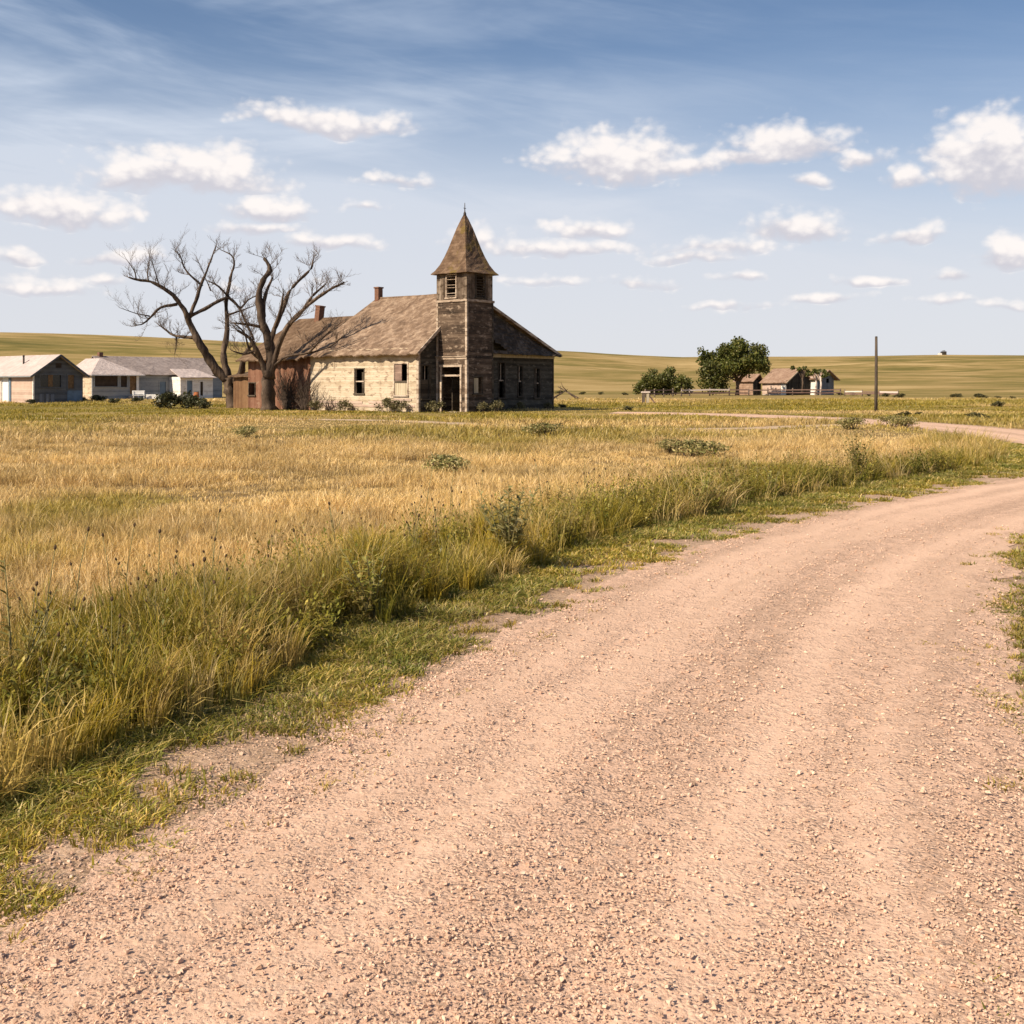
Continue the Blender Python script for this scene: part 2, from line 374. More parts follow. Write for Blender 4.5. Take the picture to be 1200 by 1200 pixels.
M['rail'] = boards('brown_rail', (.12, .07, .06), (.2, .125, .10), (.30, .2, .16), .3, .2)
M['stone'] = plain('pale_stone', (.40, .31, .24), .35, 5)
M['rust'] = plain('orange_rust', (.30, .10, .04), .4, 6)
M['whitepaint'] = plain('white_paint', (.72, .70, .68), .12, 3)
M['pole'] = boards('utility_pole_wood', (.06, .045, .035), (.11, .085, .065), (.17, .13, .1), .1, .2, vertical=True)

# ground
def ground_mat():
    m, t, b, oc = new_mat('prairie_ground', 1, .05)
    s = t.n('ShaderNodeSeparateXYZ'); t.L.new(oc, s.inputs[0])
    big = t.noise(t.v('MULTIPLY', oc, (.006, .011, .02)), 1, 6, .6, .6)
    band = t.noise(t.v('MULTIPLY', oc, (.003, .014, .12)), 1.9, 8, .66, .5)
    med = t.noise(t.v('MULTIPLY', oc, (.03, .06, .06)), 1, 6, .65)
    fine = t.noise(oc, 3.0, 6, .7)
    x = t.m('ADD', t.m('MULTIPLY', big, .34), t.m('ADD', t.m('MULTIPLY', band, .20), t.m('ADD', t.m('MULTIPLY', med, .46), t.m('MULTIPLY', t.m('SUBTRACT', fine, .5), .12))))
    c = t.ramp(x, [(.39, (.105, .092, .026)), (.46, (.18, .14, .044)), (.52, (.285, .20, .08)), (.61, (.42, .30, .14))])
    near = t.ramp(fine, [(.3, (.10, .07, .035)), (.7, (.25, .165, .08))])
    dist = t.v('LENGTH', oc, out=1)
    c = t.mix(t.ss(dist, 25, 75), near, c)
    t.L.new(c, b.inputs['Base Color'])
    bump(t, b, t.m('ADD', t.m('MULTIPLY', fine, .3), med), .25, .6)
    return m
M['ground'] = ground_mat()
def gravel_mat(name, ca, cb_, cc, shoulder=False):
    m, t, b, oc = new_mat(name, .95, .15)
    uv = t.n('ShaderNodeTexCoord').outputs['UV']
    vo = t.n('ShaderNodeTexVoronoi', feature='F1'); t.L.new(oc, vo.inputs['Vector']); vo.inputs['Scale'].default_value = 62
    vo2 = t.n('ShaderNodeTexVoronoi', feature='F1'); t.L.new(oc, vo2.inputs['Vector']); vo2.inputs['Scale'].default_value = 24
    fine = t.noise(oc, 45, 4, .7); med = t.noise(oc, 2.2, 6, .65)
    streak = t.noise(t.v('MULTIPLY', uv, (2.6, .09, 1)), 1, 5, .6, .3)
    grit = t.noise(oc, 9, 7, .75)
    x = t.m('ADD', t.m('MULTIPLY', streak, .62), t.m('ADD', t.m('MULTIPLY', med, .22), t.m('MULTIPLY', t.m('SUBTRACT', fine, .4), .22)))
    c = t.ramp(x, [(.30, ca), (.50, cb_), (.68, cc)])
    # packed wheel paths between loose ridges, drifting a little along the road
    su = t.n('ShaderNodeSeparateXYZ'); t.L.new(uv, su.inputs[0])
    wob = t.noise(t.v('MULTIPLY', uv, (.5, .12, 1)), 1, 3, .5)
    uu = t.m('ADD', su.outputs[0], t.m('MULTIPLY', t.m('SUBTRACT', wob, .5), .5))
    path = None
    for c0, w0 in ((.55, .20), (1.05, .22), (2.15, .24), (2.72, .20)):
        q = t.m('DIVIDE', t.m('SUBTRACT', uu, c0), w0); g = t.m('POWER', 2.718, t.m('MULTIPLY', t.m('MULTIPLY', q, q), -1)); path = g if path is None else t.m('ADD', path, g)
    path = t.m('MULTIPLY', path, t.ss(t.noise(t.v('MULTIPLY', uv, (.9, .25, 1)), 1, 3, .5), .3, .5, .45, 1)) if not shoulder else t.m('MULTIPLY', path, 0.)
    loose = t.m('SUBTRACT', 1, path, clamp=True)
    c = t.mix(t.m('MULTIPLY', path, .30, clamp=True), c, cc)
    c = t.mix(t.m('MULTIPLY', t.m('MULTIPLY', loose, loose), t.ss(grit, .40, .66, .0, .38)), c, ca)
    sep = t.n('ShaderNodeSeparateColor'); t.L.new(vo.outputs['Color'], sep.inputs[0])
    c = t.mix(t.m('MULTIPLY', t.ss(sep.outputs[0], .72, .95), .25), c, (.70, .53, .42))
    c = t.mix(t.m('MULTIPLY', t.ss(sep.outputs[1], .80, .97), t.m('MULTIPLY', t.m('ADD', loose, .35), .5)), c, (.26, .165, .12))
    t.L.new(c, b.inputs['Base Color'])
    st = t.m('MULTIPLY', t.ss(grit, .42, .62), t.m('SUBTRACT', .8, vo.outputs['Distance']))
    st2 = t.m('MULTIPLY', t.ss(t.noise(oc, 14, 3, .6), .52, .66), t.m('SUBTRACT', .8, vo2.outputs['Distance']))
    hgt = t.m('ADD', t.m('MULTIPLY', st, .9), t.m('ADD', t.m('MULTIPLY', st2, 1.3), t.m('MULTIPLY', fine, .55)))
    bump(t, b, t.m('MULTIPLY', hgt, t.m('ADD', .55, t.m('MULTIPLY', loose, .5))), .016, 1.)
    return m
M['road'] = gravel_mat('pink_gravel', (.45, .29, .20), (.63, .41, .292), (.68, .46, .33))
M['shoulder'] = gravel_mat('dirt_shoulder', (.33, .215, .14), (.48, .325, .22), (.58, .40, .28), True)
M['track'] = gravel_mat('pale_dirt_track', (.42, .30, .19), (.52, .38, .25), (.58, .43, .29), True)
M['grass'] = leafy('grass_blades', .38)

# ------------------------------------------------------------------ terrain: one sheet to the horizon
SKY_X = np.array([-4000, -700, -200, 0, 75, 150, 240, 290, 450, 560, 650, 720, 800, 900, 1000, 1100, 1200, 1400, 1900, 5200.])
SKY_E = np.array([30, 52, 64, 62.5, 60, 57, 52.5, 50, 46, 43, 40.5, 35.5, 32.5, 32.5, 33.2, 35, 34, 36, 30, 26.])
def zground(x, y):
    x = np.asarray(x, float); y = np.asarray(y, float); r = np.hypot(x, y)
    a = np.arctan2(x, y); px = 600 + F * np.tan(np.clip(a, -1.25, 1.25))
    e = np.interp(px, SKY_X, SKY_E) / F / np.sqrt(1 + np.tan(np.clip(a, -1.25, 1.25))**2)
    rc = 640 + 60 * np.sin(a * 5)
    crest = H + e * rc
    rise = sst(215, 1, (r - 0) * 0 + 1) * 0 + np.clip((r - 205) / (rc - 205), 0, 1)
    rise = rise**1.25 * (1.0) - .25 * np.clip((rise - .8), 0, 1)**2
    k = crest * rise * np.where(r > rc, np.clip(1 - (r - rc) / 2500, .4, 1), 1)
    und = (fbm(x * .012 + 9, y * .012, 5, 3) - .5) * 7 * sst(230, 420, r) * (1 - sst(.72, .97, r / rc))
    return np.maximum(k + und, 0)
def build_ground():
    na = 288; rs = [0.6]
    while rs[-1] < 3600: rs.append(rs[-1] * (1.045 if rs[-1] > 150 else 1.12))
    rs = np.array(rs); th = np.arange(na) * 2 * np.pi / na
    X = rs[:, None] * np.sin(th); Y = rs[:, None] * np.cos(th); Z = zground(X, Y)
    v = np.stack([X, Y, Z], -1).reshape(-1, 3); v = np.vstack([v, [[0, 0, 0]]])
    i = np.arange(len(rs) - 1)[:, None] * na; j = np.arange(na)[None]; j2 = (j + 1) % na
    q = np.stack([i + j, i + na + j, i + na + j2, i + j2], -1).reshape(-1, 4)[:, ::-1]
    tri = np.stack([np.arange(na), (np.arange(na) + 1) % na, np.full(na, len(v) - 1)], -1)[:, ::-1]
    loops = np.concatenate([q.ravel(), tri.ravel()]); starts = np.concatenate([np.arange(len(q)) * 4, len(q) * 4 + np.arange(na) * 3])
    o = np_mesh('ground', v, loops, starts, M['ground']); tag(o, kind='structure'); o['label'] = 'golden prairie ground rising to low hills'
build_ground()

# ------------------------------------------------------------------ road
PAIRS = [((-5.2, -5), (-1.2, -6.5)), ((-3.4, -.4), (.2, -1.6)), ((-2.35, 2.2), (1.1, 1.5)), (gp(0, 1090), (1.75, 3.2)), (gp(160, 1005), (2.05, 4.15)), (gp(325, 905), (2.4, 5.0)),
         (gp(455, 820), (2.78, 6.1)), (gp(540, 778), (3.04, 6.95)), (gp(680, 705), (3.85, 8.7)), (gp(800, 650), (4.6, 10.3)), (gp(900, 620), (5.45, 12.1)), (gp(1000, 597), (6.7, 14.0)),
         (gp(1120, 573), (9.2, 16.8)), (gp(1200, 560), (12, 19.3)), ((11.8, 23.0), (15, 21.6)), ((13.5, 25.2), (17.2, 24.2)), ((14.6, 28.5), (18.5, 28)), ((15.2, 33), (19.0, 33)),
         ((16.0, 37.7), (19.5, 38.5)), ((16.5, 42.5), (19.7, 43.5)), ((16.5, 47), (19.5, 48.5)), ((15.9, 51.5), (18.6, 54)), ((14.8, 56.5), (17, 59.8)), ((12.4, 61.5), (14, 65.3)),
         ((8.5, 66), (9.6, 69.8)), ((6, 68), (6.8, 71.2))]
def catmull(P, n):
    P = np.array(P, float); P = np.vstack([2*P[0] - P[1], P, 2*P[-1] - P[-2]]); out = []
    for i in range(1, len(P) - 2):
        for k in range(n):
            s = k / n; p0, p1, p2, p3 = P[i-1], P[i], P[i+1], P[i+2]
            out.append(.5 * (2*p1 + (p2 - p0) * s + (2*p0 - 5*p1 + 4*p2 - p3) * s*s + (3*p1 - p0 - 3*p2 + p3) * s**3))
    out.append(P[-2]); return np.array(out)
NSUB = 24
EL, ER = catmull([p[0] for p in PAIRS], NSUB), catmull([p[1] for p in PAIRS], NSUB)
ALONG = np.concatenate([[0], np.cumsum(np.linalg.norm(np.diff((EL + ER) / 2, axis=0), axis=1))])
def road_z(u, v):                                    # u metres from the left edge, v metres along
    w = u / 3.3
    rut = np.exp(-((w - .30) / .09)**2) + np.exp(-((w - .74) / .10)**2) + .6 * np.exp(-((w - .50) / .03)**2)
    z = .024 - .011 * rut + .006 * (fbm(u * 3.1, v * .35, 3) - .5) * 2 + .005 * (fbm(u * 5, v * 4, 8) - .5) * 2
    return np.maximum(z, .010)
def strip(name, A, B, nc, zf, mat, jitA=0, jitB=0):
    n = len(A); s = np.linspace(0, 1, nc)
    al = np.concatenate([[0], np.cumsum(np.linalg.norm(np.diff((A + B) / 2, axis=0), axis=1))])
    P = A[:, None] * (1 - s)[None, :, None] + B[:, None] * s[None, :, None]
    wd = np.linalg.norm(B - A, axis=1)
    if jitA or jitB:
        nd = (B - A) / np.maximum(wd, 1e-6)[:, None]
        P = P - nd[:, None] * (jitA * (fbm(al * 1.7, al * 0, 41, 5) - .35))[:, None, None] * ((1 - s)**2)[None, :, None]
        P = P + nd[:, None] * (jitB * (fbm(al * 1.7, al * 0 + 7, 43, 5) - .35))[:, None, None] * (s**2)[None, :, None]
    U = s[None] * wd[:, None]; V = np.repeat(al[:, None], nc, 1)
    Z = zf(U, V, s[None] + 0 * V)
    v = np.stack([P[..., 0], P[..., 1], Z], -1).reshape(-1, 3)
    i = np.arange(n - 1)[:, None] * nc; j = np.arange(nc - 1)[None]
    q = np.stack([i + j, i + j + 1, i + nc + j + 1, i + nc + j], -1).reshape(-1, 4)
    return np_mesh(name, v, q.ravel(), np.arange(len(q)) * 4, mat, uv=np.stack([U, V], -1).reshape(-1, 2))
def road_zf(U, V, s):
    e = np.minimum(s, 1 - s); return .009 + (road_z(U, V) - .009) * sst(0, .10, e)
o = strip('road', EL, ER, 72, road_zf, M['road'], .4, .4); tag(o, kind='structure'); o['label'] = 'pinkish gravel road curving away to the right'
def offset(E, d):
    tg = np.gradient(E, axis=0); nn = np.stack([-tg[:, 1], tg[:, 0]], -1); nn /= np.linalg.norm(nn, axis=1)[:, None]; return E + nn * d
o = strip('road_shoulder', offset(EL, .75), offset(EL, -.3), 10, lambda U, V, s: .004 + 0 * U, M['shoulder'], .5, 0); tag(o, kind='structure')
o = strip('road_shoulder', offset(ER, .3), offset(ER, -.55), 10, lambda U, V, s: .004 + 0 * U, M['shoulder'], 0, .5); tag(o, kind='structure')
TR = catmull([gp(-60, 489), gp(120, 491), gp(300, 491), gp(450, 493), gp(560, 497.5), gp(700, 502.5), gp(800, 503), gp(880, 502), gp(960, 499), gp(1040, 497)], 14)
o = strip('path', offset(TR, .8), offset(TR, -.8), 5, lambda U, V, s: .005 + 0 * U, M['track'], .5, .5); tag(o, kind='structure')

POLY = np.vstack([EL, ER[::-1]])
def in_poly(x, y, P):
    inside = np.zeros(len(x), bool); x1, y1 = P[:, 0], P[:, 1]; x2, y2 = np.roll(x1, -1), np.roll(y1, -1)
    for a, b, c, d in zip(x1, y1, x2, y2):
        k = (b > y) != (d > y)
        if d != b: inside ^= k & (x < (c - a) * (y - b) / (d - b) + a)
    return inside
def seg_dist(x, y, P):
    best = np.full(len(x), 1e9)
    for (a, b), (c, d) in zip(P[:-1], P[1:]):
        dx, dy = c - a, d - b; L = dx*dx + dy*dy + 1e-9
        q = np.clip(((x - a) * dx + (y - b) * dy) / L, 0, 1); best = np.minimum(best, np.hypot(x - a - q*dx, y - b - q*dy))
    return best
EL2, ER2 = EL[::4], ER[::4]; POLY2 = np.vstack([EL2, ER2[::-1]])

# ------------------------------------------------------------------ grass
CH = [math.cos(R(50)), math.sin(R(50))]
CC = np.array([-5.9, 70.0])                                   # church corner
def blocked(x, y):
    """inside a building footprint"""
    b = np.zeros(len(x), bool)
    for (ox, oy, rz, x0, x1, y0, y1) in FOOT:
        c, s = math.cos(rz), math.sin(rz); lx = (x - ox) * c + (y - oy) * s; ly = -(x - ox) * s + (y - oy) * c
        b |= (lx > x0) & (lx < x1) & (ly > y0) & (ly < y1)
    return b
HA = (*at(39, 104.), R(50)); HB = (*at(108, 132.), R(50)); BARN = (*at(922, 180.), R(35))
FOOT = [(*CC, R(50), -.15, 13.9, 0, 10.6), (*CC, R(50), 1.6, 4.2, -2.7, 0), (*CC, R(50), 0, 7.1, 10.5, 20.2), (*HA, 0, 5, 0, 12), (*HB, 0, 20, -1.5, 8), (*BARN, 0, 6, 0, 5)]
def wedge(Dmin, Dmax, n, power, margin=.08):
    """random ground points in a wedge wider than the frame; density falls off as D^-power"""
    u = rng.random(n); k = 2 - power
    D = (Dmin**k + u * (Dmax**k - Dmin**k))**(1 / k) if abs(k) > 1e-3 else Dmin * (Dmax / Dmin)**u
    lo, hi = -(.4615 + margin), .4615 + margin + np.clip(2.2 / D, 0, .6)      # a little further on the right, where the road hides less
    s = lo + (hi - lo) * rng.random(n)
    return s * D, D
STRAW = np.array([[.77, .54, .23], [.68, .46, .17], [.84, .62, .32], [.58, .39, .14]])
OLIVE = np.array([[.23, .19, .013], [.36, .265, .02], [.14, .135, .012], [.44, .30, .03]])
GREEN = np.array([[.14, .165, .03], [.19, .20, .035], [.11, .135, .025], [.24, .235, .06]])
def blades(name, x, y, K, h, w, spread, lean, cbase, ctip, label, z0=None, segs=3, curl=0.):
    n = len(x); Mn = n * K
    rep = lambda a: np.repeat(a, K, axis=0)
    ang = rng.random(Mn) * 2 * np.pi; rad = np.sqrt(rng.random(Mn)) * rep(spread)
    bx, by = rep(x) + np.cos(ang) * rad, rep(y) + np.sin(ang) * rad
    la = ang + rng.normal(0, .9, Mn); hh = rep(h) * (.45 + .65 * rng.random(Mn)); ln = rep(lean) * (.3 + 1.2 * rng.random(Mn))
    wa = rng.random(Mn) * np.pi; ww = rep(w) * (.6 + .8 * rng.random(Mn))
    ts = np.array([0, .4, .75, 1.]) if segs == 3 else np.array([0, .55, 1.]); ws = np.array([.8, 1, .65]) if segs == 3 else np.array([.9, .9])
    wind = .05
    cx = lambda t_: bx + (np.cos(la) * ln + wind) * hh * t_**2 + curl * hh * np.cos(la + 1.3) * np.maximum(t_ - .6, 0)
    cy = lambda t_: by + np.sin(la) * ln * hh * t_**2
    cz = lambda t_: hh * t_ * (1 - .32 * np.minimum(ln, 1.6) * t_) - curl * hh * np.maximum(t_ - .7, 0)
    zz = 0 if z0 is None else rep(z0)
    npts = 2 * (len(ts) - 1) + 1; V = np.empty((Mn, npts, 3), np.float32); C = np.empty((Mn, npts, 3), np.float32)
    tone = (.70 + .62 * fbm(x * .22 + 40, y * .45, 91, 4)) * np.where(fbm(x * .9, y * 1.1, 93, 2) < .36, .85, 1); cj = (.74 + .52 * rng.random((Mn, 1))) * rep(tone)[:, None]; b0, b1 = rep(cbase) * cj, rep(ctip) * cj
    for i, t_ in enumerate(ts):
        X, Y, Z = cx(t_), cy(t_), cz(t_) + zz - (.02 if t_ == 0 else 0); col = b0 * (1 - t_) + b1 * t_
        if i < len(ts) - 1:
            dx, dy = np.cos(wa) * ww * ws[i] / 2, np.sin(wa) * ww * ws[i] / 2
            V[:, 2*i] = np.stack([X - dx, Y - dy, Z], -1); V[:, 2*i+1] = np.stack([X + dx, Y + dy, Z], -1); C[:, 2*i] = C[:, 2*i+1] = col
        else: V[:, -1] = np.stack([X, Y, Z], -1); C[:, -1] = col
    base = (np.arange(Mn) * npts)[:, None]
    pat = [0, 1, 3, 2, 2, 3, 5, 4, 4, 5, 6] if segs == 3 else [0, 1, 3, 2, 2, 3, 4]
    st = [0, 4, 8] if segs == 3 else [0, 4]; pl = len(pat)
    loops = (base + np.array(pat)[None]).ravel(); starts = (np.arange(Mn)[:, None] * pl + np.array(st)[None]).ravel()
    o = np_mesh(name, V.reshape(-1, 3), loops, starts, M['grass'], col=C.reshape(-1, 3))
    tag(o, label, 'grass', kind='stuff'); return o
def pick(pal, n): return pal[rng.integers(0, len(pal), n)]
def mixc(a, b, f): return a * (1 - f)[:, None] + b * f[:, None]

def rdist(x, y):
    ins = in_poly(x, y, POLY2); dl, dr = seg_dist(x, y, EL2), seg_dist(x, y, ER2)
    d = np.where(ins, -np.minimum(dl, dr), np.minimum(dl, dr)); return d, dl < dr
def vwidth(x, y, leftside):
    v = .62 + .042 * np.minimum(y, 18) + .9 * sst(7.5, 11, x) * (1 - sst(26, 34, y))
    v = v + (fbm(x * 1.1, y * 1.1, 61) - .5) * .5
    return np.where(leftside, v, 2.2 + (fbm(x, y, 62) - .5) * 1.2)
def greenness(x, y):
    """0 straw .. 1 green over the open field"""
    g = fbm(x * .16 + 3, y * .10, 21, 4); g2 = fbm(x * .55, y * .42, 23, 3)
    q = sst(.50, .66, g * .65 + g2 * .35 + .05 * sst(18, 45, y) + .03 * sst(0, 12, x))
    q = np.maximum(q * .75, sst(48, 60, y + 6 * fbm(x * .1, y * .1, 27)) * (1 - sst(92, 110, y)) * sst(.22, .42, fbm(x * .07, y * .14, 25, 3)))
    d2 = ((x + 2) / 8)**2 + ((y - 45) / 6)**2
    return q
# tall verge tussocks and field ----------------------------------------
def field():
    x, y = wedge(3.0, 14, 19000, 1.15, .2); d, ls = rdist(x, y); v = vwidth(x, y, ls); k = (d > v); x, y, d, v, ls = x[k], y[k], d[k], v[k], ls[k]
    e = d - v; band = 1 - sst(1.0, 2.0, e + (fbm(x * .8, y * .8, 31) - .5) * 1.6); band = np.where(ls, band, .4)
    tg = fbm(x * 1.6, y * 1.6, 33, 3); g = np.clip(band * (.5 + .9 * sst(.30, .58, tg)) + (1 - band) * greenness(x, y) * .8, 0, 1)
    gap = ((band < .3) & (fbm(x * 1.1, y * 1.4, 38, 3) > .34 + .1 * rng.random(len(x)))) | (fbm(x * 2.6, y * 2.6, 37, 3) > .46 + .14 * rng.random(len(x)) - .07); x, y, band, g, e, ls, tg = (q[gap] for q in (x, y, band, g, e, ls, tg))
    h = (.24 + .12 * rng.random(len(x))) * (1 - band) + (.22 + .62 * fbm(x * 1.7, y * 1.7, 35, 3) ** 1.5 + .10 * rng.random(len(x))) * band
    h = h * np.where(e < .25, .6 + 1.6 * np.clip(e, 0, .25), 1) * np.where(ls, 1, .55)
    cb = mixc(pick(STRAW, len(x)) * .75, mixc(pick(OLIVE, len(x)), pick(GREEN, len(x)), rng.random(len(x)) * .6), np.clip(g * 1.15, 0, 1))
    ct = mixc(pick(STRAW, len(x)), pick(OLIVE, len(x)), np.clip(g - .12 + rng.normal(0, .25, len(x)), 0, 1))
    lean = np.where(rng.random(len(x)) < .12, .6 + .6 * rng.random(len(x)), .12 + .36 * rng.random(len(x)))
    blades('tall_grass', x, y, 26, h, np.full(len(x), .0062), .03 + .06 * rng.random(len(x)), lean, cb, ct,
           'tall straw and olive prairie grass beside the gravel road', curl=.3)
    q = (rng.random(len(x)) < .34) & (e > .3); x, y, h, n_ = x[q], y[q], h[q], q.sum()
    blades('dry_grass', x, y, 3, h * 1.25 + .04, np.full(n_, .0034), np.full(n_, .09), .2 + .5 * rng.random(n_), pick(STRAW, n_) * .7, pick(STRAW, n_) * 1.1, 'thin bleached grass stems standing above the roadside tussocks', curl=.5)
    x, y = wedge(14, 34, 19000, 1.1, .1); d, ls = rdist(x, y); v = vwidth(x, y, ls); k = d > v; x, y, d, v, ls = x[k], y[k], d[k], v[k], ls[k]
    e = d - v; band = (1 - sst(.9, 2.2, e + (fbm(x * .6, y * .6, 31) - .5) * 1.6)) * np.where(ls, 1, .5)
    tg = fbm(x * 1.3, y * 1.1, 33, 4); g = np.clip(band * (.34 + .85 * sst(.34, .60, tg)) + (1 - band) * greenness(x, y), 0, 1)
    gap = (band < .3) | (fbm(x * 1.7, y * 1.7, 37, 3) > .42 + .16 * rng.random(len(x)) - .08); x, y, d, v, ls, e, band, g = (q[gap] for q in (x, y, d, v, ls, e, band, g))
    hp = sst(.28, .72, fbm(x * .45, y * .8, 39, 4)); h = (.07 + .27 * hp) * (1 - band) * (.8 + .4 * rng.random(len(x))) + (.16 + .85 * fbm(x * 1.5, y * 1.3, 35, 4)**1.7 + .12 * rng.random(len(x))) * band
    cb = mixc(pick(STRAW, len(x)) * .8, mixc(pick(OLIVE, len(x)), pick(GREEN, len(x)), rng.random(len(x)) * .7), np.clip(g * 1.1, 0, 1))
    ct = mixc(pick(STRAW, len(x)), pick(OLIVE, len(x)), np.clip(g - .1 + rng.normal(0, .2, len(x)), 0, 1))
    blades('field_grass', x, y, 16, h, .0055 + .0002 * y, .12 + .12 * rng.random(len(x)), .3 + .6 * rng.random(len(x)), cb, ct, 'dry golden grass in the middle of the field', curl=.15)
    x, y = wedge(34, 125, 64000, 1.1, .08); d, ls = rdist(x, y); k = (d > .5) & (seg_dist(x, y, TR) > .75 * (.6 + .8 * fbm(x, y, 77))) & ~blocked(x, y); x, y, d = x[k], y[k], d[k]
    g = greenness(x, y); ditch = np.exp(-((y - 104) / 12)**2) * sst(14, 22, x) * (1 - sst(50, 62, x)); g = np.clip(np.maximum(g, ditch), 0, 1)
    short = sst(56, 64, y) * (1 - sst(88, 98, y))
    hp = fbm(x * .22, y * .3, 39, 4); h = (.05 + .30 * sst(.3, .75, hp)) * (.7 + .6 * rng.random(len(x))) * (1 - .45 * short) + .3 * ditch
    cb = mixc(pick(STRAW, len(x)) * .85, mixc(pick(OLIVE, len(x)), pick(GREEN, len(x)), rng.random(len(x)) * .7), g)
    ct = mixc(pick(STRAW, len(x)), pick(OLIVE, len(x)), np.clip(g - .1 + rng.normal(0, .2, len(x)), 0, 1))
    blades('prairie_grass', x, y, 5, h, .008 + .00045 * y, .25 + .3 * rng.random(len(x)), .4 + .5 * rng.random(len(x)), cb, ct, 'far golden grass in front of the old buildings', segs=2)
def verge():
    x, y = wedge(2.2, 36, 190000, 1.35, .2); d, ls = rdist(x, y); v = vwidth(x, y, ls)
    pat = fbm(x * 2.4, y * 2.4, 51, 3); dens = sst(-.18, .28, d - .12 + (pat - .5) * 1.7) * np.where(y < 6.5, .7, 1)
    k = (d > -.16) & (d < v + .5) & (rng.random(len(x)) < dens * sst(.36, .56, pat + .22 * sst(.3, .8, d))); x, y, d, v = x[k], y[k], d[k], v[k]
    h = (.035 + .07 * fbm(x * 2, y * 2, 53, 2)) * (.7 + .9 * np.clip(d / np.maximum(v, .1), 0, 1))
    f = rng.random(len(x)); tg = fbm(x * 1.3, y * 1.3, 57, 3)
    cb = mixc(pick(GREEN, len(x)), pick(OLIVE, len(x)), sst(.35, .65, tg)); ct = mixc(mixc(pick(GREEN, len(x)), pick(OLIVE, len(x)), f), pick(STRAW, len(x)), sst(.55, .9, f) * .85)
    blades('verge_grass', x, y, 9, h, .005 + .0005 * y, .035 + .05 * rng.random(len(x)), .9 + .7 * rng.random(len(x)), cb * 1.15, ct * 1.1, 'short green grass creeping over the road edge', segs=2)
def tufts():
    n = 900; x, y = wedge(2.7, 22, 2600, 1.5, .2); d, ls = rdist(x, y); v = vwidth(x, y, ls); k = (d > -.38) & (d < v + .1) & (rng.random(len(x)) < np.where(d < 0, .3, .8)); x, y, d, v = x[k], y[k], d[k], v[k]
    rep = 6; x = np.repeat(x, rep) + rng.normal(0, .05, len(x) * rep); y = np.repeat(y, rep) + rng.normal(0, .04, len(y) * rep); n = len(x); d = np.repeat(d, rep)
    f = rng.random(n); h = (.035 + .05 * rng.random(n)) * (.8 + .6 * np.clip(d, 0, 1))
    blades('verge_grass', x, y, 9, h, .0045 + .0004 * y, np.full(n, .035), .5 + .9 * rng.random(n), mixc(pick(GREEN, n), pick(OLIVE, n), f), mixc(pick(OLIVE, n), pick(STRAW, n), sst(.4, .95, f) * .8), 'scattered little grass tufts rooted in the dirt shoulder', segs=2)
field(); verge(); tufts()

# ------------------------------------------------------------------ loose gravel stones on the road
def stones():
    n = 95000
    D = 2.7 * (15 / 2.7)**rng.random(n); s = (rng.random(n) * 2 - 1) * .56; x, y = s * D, D
    d, ls = rdist(x, y); dl = seg_dist(x, y, EL2); ins = d < .6
    w = dl / 3.3; path = sum(np.exp(-((dl - c0) / w0)**2) for c0, w0 in ((.55, .2), (1.05, .22), (2.15, .24), (2.72, .2)))
    dens = (.75 + .5 * np.exp(-(w / .16)**2) + .5 * sst(5.0, 3.2, y)) * np.clip(1 - .72 * path, .15, 1) * (1 - .75 * sst(5, 9, y))
    dens *= .35 + 1.1 * fbm(x * 1.6, y * 1.6, 71, 3)
    k = ins & (rng.random(n) < dens * np.where(d > 0, .5, 1)); x, y, dl = x[k], y[k], dl[k]; n = len(x)
    r = np.exp(rng.normal(math.log(.0040), .42, n)) * np.clip(y / 5, .9, 2.2); r = np.clip(r, .002, .0115)
    base = np.array([(a, b, c) for c in (-1, 1) for a, b in ((-1, -1), (1, -1), (1, 1), (-1, 1))], float) * .62
    V = base[None] + rng.normal(0, .24, (n, 8, 3)); V[:, :, 2] *= .68
    V[:, 4:, :2] *= (.45 + .5 * rng.random((n, 1, 1)))
    a = rng.random(n) * 2 * np.pi; c_, s_ = np.cos(a), np.sin(a); st = 1 + .5 * rng.random(n)
    X = V[..., 0] * st[:, None]; Y = V[..., 1]
    V[..., 0], V[..., 1] = X * c_[:, None] - Y * s_[:, None], X * s_[:, None] + Y * c_[:, None]
    V *= r[:, None, None]
    al = np.zeros(n); near = np.argmin(np.hypot(x[:, None] - EL2[None, :60, 0], y[:, None] - EL2[None, :60, 1]), 1); al = ALONG[::4][near]
    z = np.where(d[k] < 0, road_z(dl, al), .006) * sst(0, .2, np.where(d[k] < 0, dl, 0)) + .008
    V[..., 0] += x[:, None]; V[..., 1] += y[:, None]; V[..., 2] += (z + r * .22)[:, None]
    q = np.array([(3, 2, 1, 0), (4, 5, 6, 7), (0, 1, 5, 4), (1, 2, 6, 5), (2, 3, 7, 6), (3, 0, 4, 7)])
    loops = ((np.arange(n) * 8)[:, None, None] + q[None]).ravel(); starts = np.arange(n * 6) * 4
    pal = np.array([[.60, .40, .285], [.64, .45, .33], [.50, .325, .225], [.63, .46, .35], [.34, .23, .165], [.56, .345, .24]])
    col = np.repeat(pal[rng.choice(6, n, p=[.36, .22, .2, .04, .06, .12])] * (.85 + .3 * rng.random((n, 1))), 8, 0)
    m, t, b, oc = new_mat('gravel_stone', .9, .2); at_ = t.n('ShaderNodeAttribute'); at_.attribute_name = 'Col'; t.L.new(at_.outputs['Color'], b.inputs['Base Color'])
    o = np_mesh('gravel', V.reshape(-1, 3), loops, starts, m, col=col, smooth=False)
    tag(o, 'loose pinkish gravel stones scattered over the road', 'gravel', kind='stuff')
stones()
